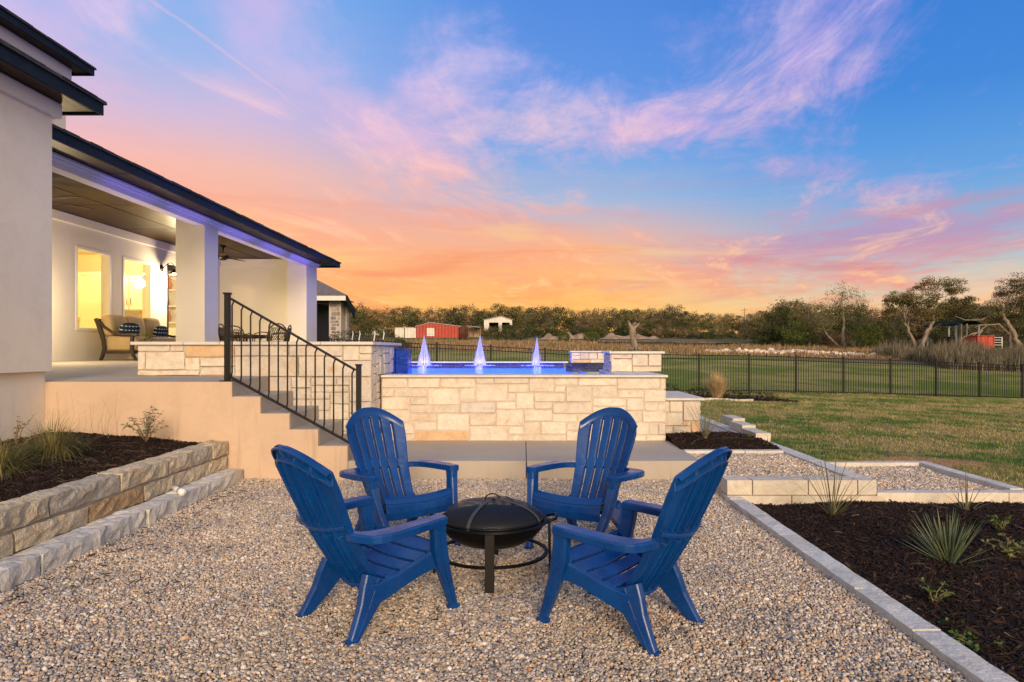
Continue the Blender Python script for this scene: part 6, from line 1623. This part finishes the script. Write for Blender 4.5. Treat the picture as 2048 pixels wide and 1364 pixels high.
# white rubble line
M['rubble'] = mat('field_limestone', (.66,.57,.45), .95, (.48,.38,.28), 3, 1, bump=.6, bscale=12)
RK = []
for k in range(5):
    mb = MB(); rough_block(mb, -.22, -.18, -.12, .22, .18, .2, .05, 2); RK.append(mb)
rk_obj = []
rs2 = random.Random(9)
for k in range(96):
    u = 1414+(k/96)*335+rs2.uniform(-2, 2); Y = 60.5+rs2.uniform(-1.0, 1.2)+(u-1414)*.006; x = (u-1045)*Y/F
    if k < 5: o = RK[k].build('rubble_rock', M['rubble']); rk_obj.append(o)
    else: o = rk_obj[k % 5].copy(); COL.objects.link(o)
    s_ = rs2.uniform(.5, 1.35); o.location = (x, Y, tzf(x, Y)+.10*s_+rs2.uniform(0, .15)); o.scale = (s_, s_, s_*.85); o.rotation_euler = (rs2.uniform(-.4,.4), rs2.uniform(-.4,.4), rs2.uniform(0, 3))
    tag(o, 'white limestone rock in the rubble line beyond the lawn', 'rock', 'white rocks heaped in a line past the lawn')
# spoil heaps
M['spoil'] = mat('pale_spoil', (.40,.29,.19), .95, (.26,.17,.10), .8, 1, bump=.8, bscale=6, bdist=.1)
for (u, Y, w, h, lab) in ((1235, 150, 5.2, 1.35, 'pale spoil heap left of the dead snag'), (1285, 150, 4.2, 1.1, 'pale spoil heap right of the dead snag'), (1110, 140, 4.0, 1.3, 'brown brush heap left of the round bushes'), (1148, 142, 3.6, 1.5, 'brown brush heap between two dark bushes')):
    x = (u-1045)*Y/F; n = 26; v = []; f = []
    for i in range(n+1):
        for j in range(13):
            a = i/n*2-1; b_ = j/12*2-1; r_ = max(0, 1-math.hypot(a, b_)**1.6); hh = h*r_*(.75+.35*math.sin(a*7+u)+.2*math.sin(b_*5+a*13)); v.append((a*w, b_*w*.6, max(-.1, hh-.05)))
    for i in range(n):
        for j in range(12): f.append((i*13+j, (i+1)*13+j, (i+1)*13+j+1, i*13+j+1))
    mb = MB(); mb.add(v, f, True); o = mb.build('spoil_heap', M['spoil']); o.location = (x, Y, tzf(x, Y)); tag(o, lab, 'heap')
for (u, Y, r, h, lab) in ((985, 118, 1.6, 2.1, 'dark green bush right of the rusty tank'), (1012, 120, 2.0, 2.6, 'tall dark green bush in front of the white shed'), (1040, 121, 2.0, 2.2, 'wide dark green bush before the brown oaks'), (1128, 118, 1.0, 1.5, 'round dark bush in the field, left of two'), (1183, 112, 1.3, 1.7, 'round dark bush in the field, right of two')):
    x = (u-1045)*Y/F; ball_bush(x, Y, r, h, 1300, .22, M['spring'] if u > 1100 else M['dark'], 'bush', lab, None, int(u))
# silt fence
c = empty('silt_fence', ((1330-1045)*92/F, 92, tzf(19, 92)), 0, 'low black silt fence crossing the field', 'fence'); mb = MB()
pts = []
for q in range(25):
    u = 1195+q*12.5; Y = 92+(max(0, u-1440)*.16); x = (u-1045)*Y/F; pts.append((x, Y, tzf(x, Y)))
for a, b_ in zip(pts[:-1], pts[1:]):
    mb.add([(a[0],a[1],a[2]-.1),(b_[0],b_[1],b_[2]-.1),(b_[0],b_[1],b_[2]+.42),(a[0],a[1],a[2]+.42),(a[0],a[1]+.03,a[2]-.1),(b_[0],b_[1]+.03,b_[2]-.1),(b_[0],b_[1]+.03,b_[2]+.42),(a[0],a[1]+.03,a[2]+.42)], [(0,1,2,3),(7,6,5,4),(3,2,6,7),(0,3,7,4),(1,5,6,2)])
mb.build('fabric', M['black'], c, world=True)
for a in pts[::3]:
    mb = MB(); mb.box(a[0]-.03, a[1]-.06, a[2]-.1, a[0]+.03, a[1]-.005, a[2]+.75); mb.build('stake', M['bark_dark'], c, world=True)

# ------------------------------------------------------------ far buildings
def corr(name, c1, bs=9):
    m, t, b = mat_base(name); g = t.new('ShaderNodeNewGeometry'); sp = t.new('ShaderNodeSeparateXYZ'); t.set(sp, 0, g.outputs['Position'])
    w = t.math('SINE', t.math('MULTIPLY', t.math('ADD', sp.outputs[0], t.math('MULTIPLY', sp.outputs[1], .7)), bs))
    c = t.mix(t.smooth(t.noise(g.outputs['Position'], .8, 4), .3, .7), c4(c1), c4(tuple(k*.82 for k in c1)))
    t.set(b, 'Base Color', c); t.set(b, 'Roughness', .5)
    bn = t.new('ShaderNodeBump'); t.set(bn, 'Strength', .8); t.set(bn, 'Distance', .06); t.set(bn, 'Height', w); t.set(b, 'Normal', bn); return m
M['redsheet'] = corr('red_corrugated_sheet', (.42,.045,.022)); M['whsheet'] = corr('white_corrugated_sheet', (.72,.68,.60)); M['roofsheet'] = corr('grey_sheet_roof', (.42,.42,.42))
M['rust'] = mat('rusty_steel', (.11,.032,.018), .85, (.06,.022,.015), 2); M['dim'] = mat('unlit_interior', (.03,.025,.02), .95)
def shed(u0, u1, yb, ye, yr, Y, depth, mt, lab, side=0.0, ridge=.5, open_=None, door=None):
    a = at(u0, yb, Y); b_ = at(u1, yb, Y); ze = at(u0, ye, Y)[2]; zr = at(u0, yr, Y)[2]; x0, x1, zb = a[0], b_[0], a[2]
    c = empty('barn', ((x0+x1)/2, Y, zb), 0, lab, 'barn'); xr = x0+(x1-x0)*ridge
    mb = MB()
    def wall(pts): mb.prism(pts, 'y', Y, Y+.15)
    if open_:
        seg = sorted(open_); xx = x0
        for (s0, s1, hz) in seg:
            A, B_ = x0+(x1-x0)*s0, x0+(x1-x0)*s1; mb.box(xx, Y, zb-.5, A, Y+.15, ze); mb.box(A, Y, zb+hz, B_, Y+.15, ze); xx = B_
        mb.box(xx, Y, zb-.5, x1, Y+.15, ze)
    else: mb.box(x0, Y, zb-.5, x1, Y+.15, ze)
    mb.prism([(x0, ze+.002), (x1, ze+.002), (xr, zr)], 'y', Y, Y+.15)
    mb.box(x0, Y+.152, zb-.5, x0+.15, Y+depth, ze); mb.box(x1-.15, Y+.152, zb-.5, x1, Y+depth, ze); mb.box(x0+.16, Y+depth-.15, zb-.5, x1-.16, Y+depth, ze)
    mb.build('wall', mt, c, world=True)
    mb = MB()
    for (p, q) in (((x0-.25, ze-.03), (xr, zr+.03)), ((xr, zr+.03), (x1+.25, ze-.03))): mb.prism([p, q, (q[0], q[1]+.12), (p[0], p[1]+.12)], 'y', Y-.25, Y+depth+.2)
    mb.build('roof', M['roofsheet'], c, world=True)
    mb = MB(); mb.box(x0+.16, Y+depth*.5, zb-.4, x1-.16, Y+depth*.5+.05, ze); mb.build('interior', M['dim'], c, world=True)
    if door:
        mb = MB(); mb.box(x0+(x1-x0)*door[0], Y-.08, zb, x0+(x1-x0)*door[1], Y-.002, zb+door[2]); mb.build('door', M['whsheet'], c, world=True)
        mb = MB(); mb.box(x0+(x1-x0)*door[0]+.1, Y-.12, zb+.3, x0+(x1-x0)*door[1]-.1, Y-.082, zb+.42); mb.build('door_rail', M['roofsheet'], c, world=True)
    return c
shed(833, 920, 672, 653, 646, 150, 10, M['redsheet'], 'long red corrugated barn with a white door', ridge=.33, door=(.24, .41, 1.75))
shed(968, 1024, 660, 640, 633, 178, 9, M['whsheet'], 'white steel shed with two dark open bays', ridge=.62, open_=[(.18,.52,1.95),(.64,.92,1.95)])
def boxb(name, u0, u1, yb, yt, Y, dep, mt, lab, cat):
    a = at(u0, yb, Y); b_ = at(u1, yt, Y); c = empty(name, ((a[0]+b_[0])/2, Y, a[2]), 0, lab, cat)
    mb = MB(); mb.bbox(a[0], Y, a[2]-.4, b_[0], Y+dep, b_[2], .03); mb.build('body', mt, c, world=True)
    for q in (.02, .5, .98):
        x = a[0]+(b_[0]-a[0])*q; mb = MB(); mb.box(x-.05, Y-.05, a[2]-.3, x+.05, Y-.002, b_[2]+.02); mb.build('corner_post', mt, c, world=True)
    mb = MB(); mb.box(a[0]-.06, Y-.08, b_[2]+.021, b_[0]+.06, Y+dep+.05, b_[2]+.10); mb.build('lid', mt, c, world=True)
    return c
boxb('storage_container', 790, 808, 673, 656, 152, 3, M['whsheet'], 'cream storage container, left of the two beside the red barn', 'container')
boxb('storage_container', 810, 832, 673, 656, 151, 3, M['whsheet'], 'cream storage container touching the red barn', 'container')
boxb('storage_container', 730, 774, 668, 657, 190, 3, M['whsheet'], 'long low cream trailer under the far oaks', 'trailer')
c = empty('rusty_tank', at(925, 680, 120), 0, 'upright dark rusty tank in front of the red barn', 'tank'); k = 120/F
mb = MB(); mb.lathe([(0,0),(8*k,0),(8*k,24*k),(7*k,25.5*k),(0,26*k)], 20); mb.build('body', M['rust'], c)
mb = MB(); [mb.lathe([(8.02*k,h*k),(8.4*k,h*k),(8.4*k,(h+.8)*k),(8.02*k,(h+.8)*k)], 20) for h in (4, 12, 20)]; mb.build('hoop', M['rust'], c)
c = empty('lean_to', at(947, 671, 149), 0, 'low open lean-to shed joined to the red barn', 'shed'); a = at(934, 672, 149); b_ = at(960, 655, 149)
mb = MB(); mb.prism([(a[0], b_[2]-c.location.z+.3), (b_[0], b_[2]-c.location.z), (b_[0], b_[2]-c.location.z+.1), (a[0], b_[2]-c.location.z+.4)], 'y', 148.5, 154); mb.v = [(p[0]-c.location.x, p[1]-c.location.y, p[2]) for p in mb.v]; mb.build('roof', M['roofsheet'], c)
for q in (0, .5, 1):
    x = a[0]+(b_[0]-a[0])*q-c.location.x; mb = MB(); mb.box(x-.08, -.4, -.3, x+.08, -.25, b_[2]-c.location.z+.3*(1-q)); mb.build('post', M['rust'], c)
mb = MB(); mb.box(a[0]-c.location.x, 3.5, -.3, b_[0]-c.location.x, 3.6, b_[2]-c.location.z); mb.build('back_wall', M['spoil'], c)
# right side: red bin, pipe gate, open shelter
boxb('red_bin', 1955, 1988, 702, 673, 70, 2.2, M['redsheet'], 'bright red steel bin among the reeds', 'bin')
c = empty('pipe_gate', at(1970, 694, 76), 0, 'white pipe cattle gate behind the red bin', 'gate'); k = 76/F
for h in (4, 9, 14, 19): mb = MB(); mb.tube([(-36*k,0,h*k),(34*k,0,h*k)], .035, 6); mb.build('pipe_rail', M['pvc'], c)
for x in (-36, -12, 12, 34): mb = MB(); mb.tube([(x*k,0,-.2),(x*k,0,20*k)], .05, 6); mb.build('gate_post', M['pvc'], c)
M['teal'] = mat('teal_roof_sheet', (.006,.028,.028), .9, spec=.1); M['steel'] = mat('galvanised_post', (.30,.33,.33), .5)
c = empty('open_shelter', at(1905, 694, 88), 0, 'open shelter with a teal roof and pale posts under the oaks', 'shelter'); k = 88/F
mb = MB(); mb.prism([(-22*k, 44*k), (4*k, 56*k), (28*k, 46*k), (28*k, 44*k), (4*k, 54*k), (-22*k, 42*k)], 'y', -3, 4); mb.build('roof', M['teal'], c)
for x, y in ((-18,-2.6),(-8,-2.6),(3,-2.6),(26,-2.6),(-18,3.4),(26,3.4)): mb = MB(); mb.box(x*k-.10, y, -.3, x*k+.10, y+.2, 45*k); mb.build('post', M['steel'], c)
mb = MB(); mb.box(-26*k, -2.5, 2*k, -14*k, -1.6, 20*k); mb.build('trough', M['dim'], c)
mb = MB(); mb.tube([(0,0,-.3),(0,0,11.5)], [.14,.10], 8); mb.box(-1.1, -.06, 10.6, 1.1, .06, 10.75); o = mb.build('utility_pole', M['bark_dark']); x = (1489-1045)*260/F; o.location = (x, 260, CZ+(700-616)*260/F-11.5); tag(o, 'thin utility pole above the far tree line', 'utility pole')

# ------------------------------------------------------------ neighbouring stone pavilion
Y = 34.0
def brickmat():
    m, t, b = mat_base('grey_stone'); g = t.new('ShaderNodeNewGeometry'); oi = t.new('ShaderNodeObjectInfo')
    c = t.ramp(oi.outputs['Random'], [(0, (.33,.28,.25)), (.35, (.26,.225,.205)), (.7, (.38,.33,.29)), (.85, (.20,.175,.165))], 'CONSTANT')
    c = t.mix(1.0, c, t.ramp(t.noise(g.outputs['Position'], 7, 4), [(.3,.75),(.7,1.2)]), 'MULTIPLY'); t.set(b, 'Base Color', c); t.set(b, 'Roughness', .9); return m
M['gstone'] = brickmat(); M['lightmortar'] = mat('light_mortar', (.46,.41,.37), .95)
c = empty('pavilion', at(665, 690, Y), 0, 'neighbouring grey stone pavilion with a dark open bay and hipped roof', 'pavilion')
P = lambda u, y, yy=Y: at(u, y, yy)
zb = P(0, 720)[2]; zt = P(0, 603)[2]
x0, x1 = P(658, 0)[0], P(682, 0)[0]
mb = MB(); mb.box(x0, Y, zb, x1, Y+.8, zt); mb.box(x1+.10, Y+.9, zb, x1+.12, Y+1.2, zt); mb.build('pier_core', M['lightmortar'], c, world=True)
z = zb+.02; rs = random.Random(2); r_ = 0
while z < zt-.15:
    h_ = rs.choice((.16, .2, .24)); x = x0+(.0 if r_ % 2 else .12); 
    segs = [(x0+.02+rs.uniform(0,.12), x0+.30+rs.uniform(0,.08)), (x0+.36+rs.uniform(0,.04), x1-.03-rs.uniform(0,.1))]
    for a_, b_ in segs:
        if b_-a_ > .08: mb = MB(); mb.bbox(a_, Y-.03, z, b_, Y+.02, z+h_-.05, .01); mb.build('stone', M['gstone'], c, world=True)
    z += h_; r_ += 1
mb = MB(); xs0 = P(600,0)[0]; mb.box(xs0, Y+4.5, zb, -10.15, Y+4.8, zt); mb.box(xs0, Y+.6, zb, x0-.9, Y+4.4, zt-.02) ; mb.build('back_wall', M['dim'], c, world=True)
z = zb
for q in range(6):
    x = x1+.0
    for w_ in range(1):
        mb = MB(); mb.bbox(x1+.125, Y+.82, zb+q*.42+.02, x1+.16, Y+1.25, zb+q*.42+.38, .01); mb.build('stone', M['gstone'], c, world=True)
mb = MB(); mb.box(x1-.3, Y+.85, zb, x1+.09, Y+1.25, zt); mb.build('side_wall', M['gstone'], c, world=True)
xe = P(699, 0)[0]; ze = P(0, 603)[2]; zf = P(0, 593.5)[2]
mb = MB(); mb.box(xs0-2, Y-.75, ze, xe, Y-.7, zf); mb.build('fascia', M['trim'], c, world=True)
mb = MB(); mb.prism([(Y-.75, ze-.05), (Y-.75, zf), (Y+.95, zf-.72), (Y+.95, ze-.80)], 'x', xe, xe+.06); mb.build('fascia', M['fascia'], c, world=True)
mb = MB(); mb.box(xs0-2, Y-.69, ze+.01, xe-.002, Y+.9, ze+.05); mb.build('soffit', M['fascia'], c, world=True)
mb = MB(); zr = P(0, 560)[2]+.9
mb.add([(xs0-2,Y-.8,zf+.01),(xe+.1,Y-.8,zf+.01),(xe-3.6,Y+2.4,zr),(xs0-2,Y+2.4,zr),(xe+.1,Y+1.0,zf-.70),(xs0-2,Y+5.6,zf-.2)], [(0,1,2,3),(1,4,2),(3,2,4,5)]); mb.build('roof', M['shingle2'], c, world=True)
# planting and grill clutter between the pavilion and the pool
for (u, Yb, r, h, lab, mt) in ((700, 27, .9, 1.25, 'dark hedge bush beside the stone pavilion', 'bush'), (735, 27.5, .9, 1.1, 'brown twiggy bush above the patio cap', 'oak2'), (772, 27.2, .8, 1.15, 'dark brown bush left of the mosaic column', 'bush'), (795, 26.5, .6, .8, 'small dark bush right above the parapet end', 'bush')):
    x = (u-1045)*Yb/F; ball_bush(x, Yb, r, h*.8, 2600, .055, M[mt], 'bush', lab, None, int(u), 'bush', 1.15)
for (u, lab) in ((703, 'left pale bare stalk above the parapet'), (717, 'second pale bare stalk above the parapet'), (747, 'third pale bare stalk above the parapet'), (765, 'right pale bare stalk above the parapet')):
    Yb = 25; x, _, z = at(u, 690, Yb); mb = MB(); mb.tube([(0,0,-.6),(.02,0,.2),(.06,0,.42),(.03,0,.52)], [.03,.02,.018,.008], 6); o = mb.build('bare_stalk', M['pvc']); o.location = (x, Yb, z); tag(o, lab, 'stalk')

# stray leaves and bark crumbs on gravel
mb = MB(); rs = random.Random(31)
for k in range(260):
    q = rs.random()
    if q < .75: Y = rs.uniform(3.6, 7.2); X = -2.98+abs(rs.gauss(0, .28))
    else: X = rs.uniform(-2.6, 1.8); Y = rs.uniform(3.0, 7.2)
    a = rs.uniform(0, 3.14); l = rs.uniform(.012, .05); z = .012+rs.uniform(0,.006)
    mb.tube([(X,Y,z),(X+l*math.cos(a),Y+l*math.sin(a),z+.004)], [.003,.0025], 4)
o = mb.build('bark_crumbs', M['mulch'], kind='stuff'); tag(o, 'dark bark crumbs strewn over the gravel near the left kerb', 'bark')
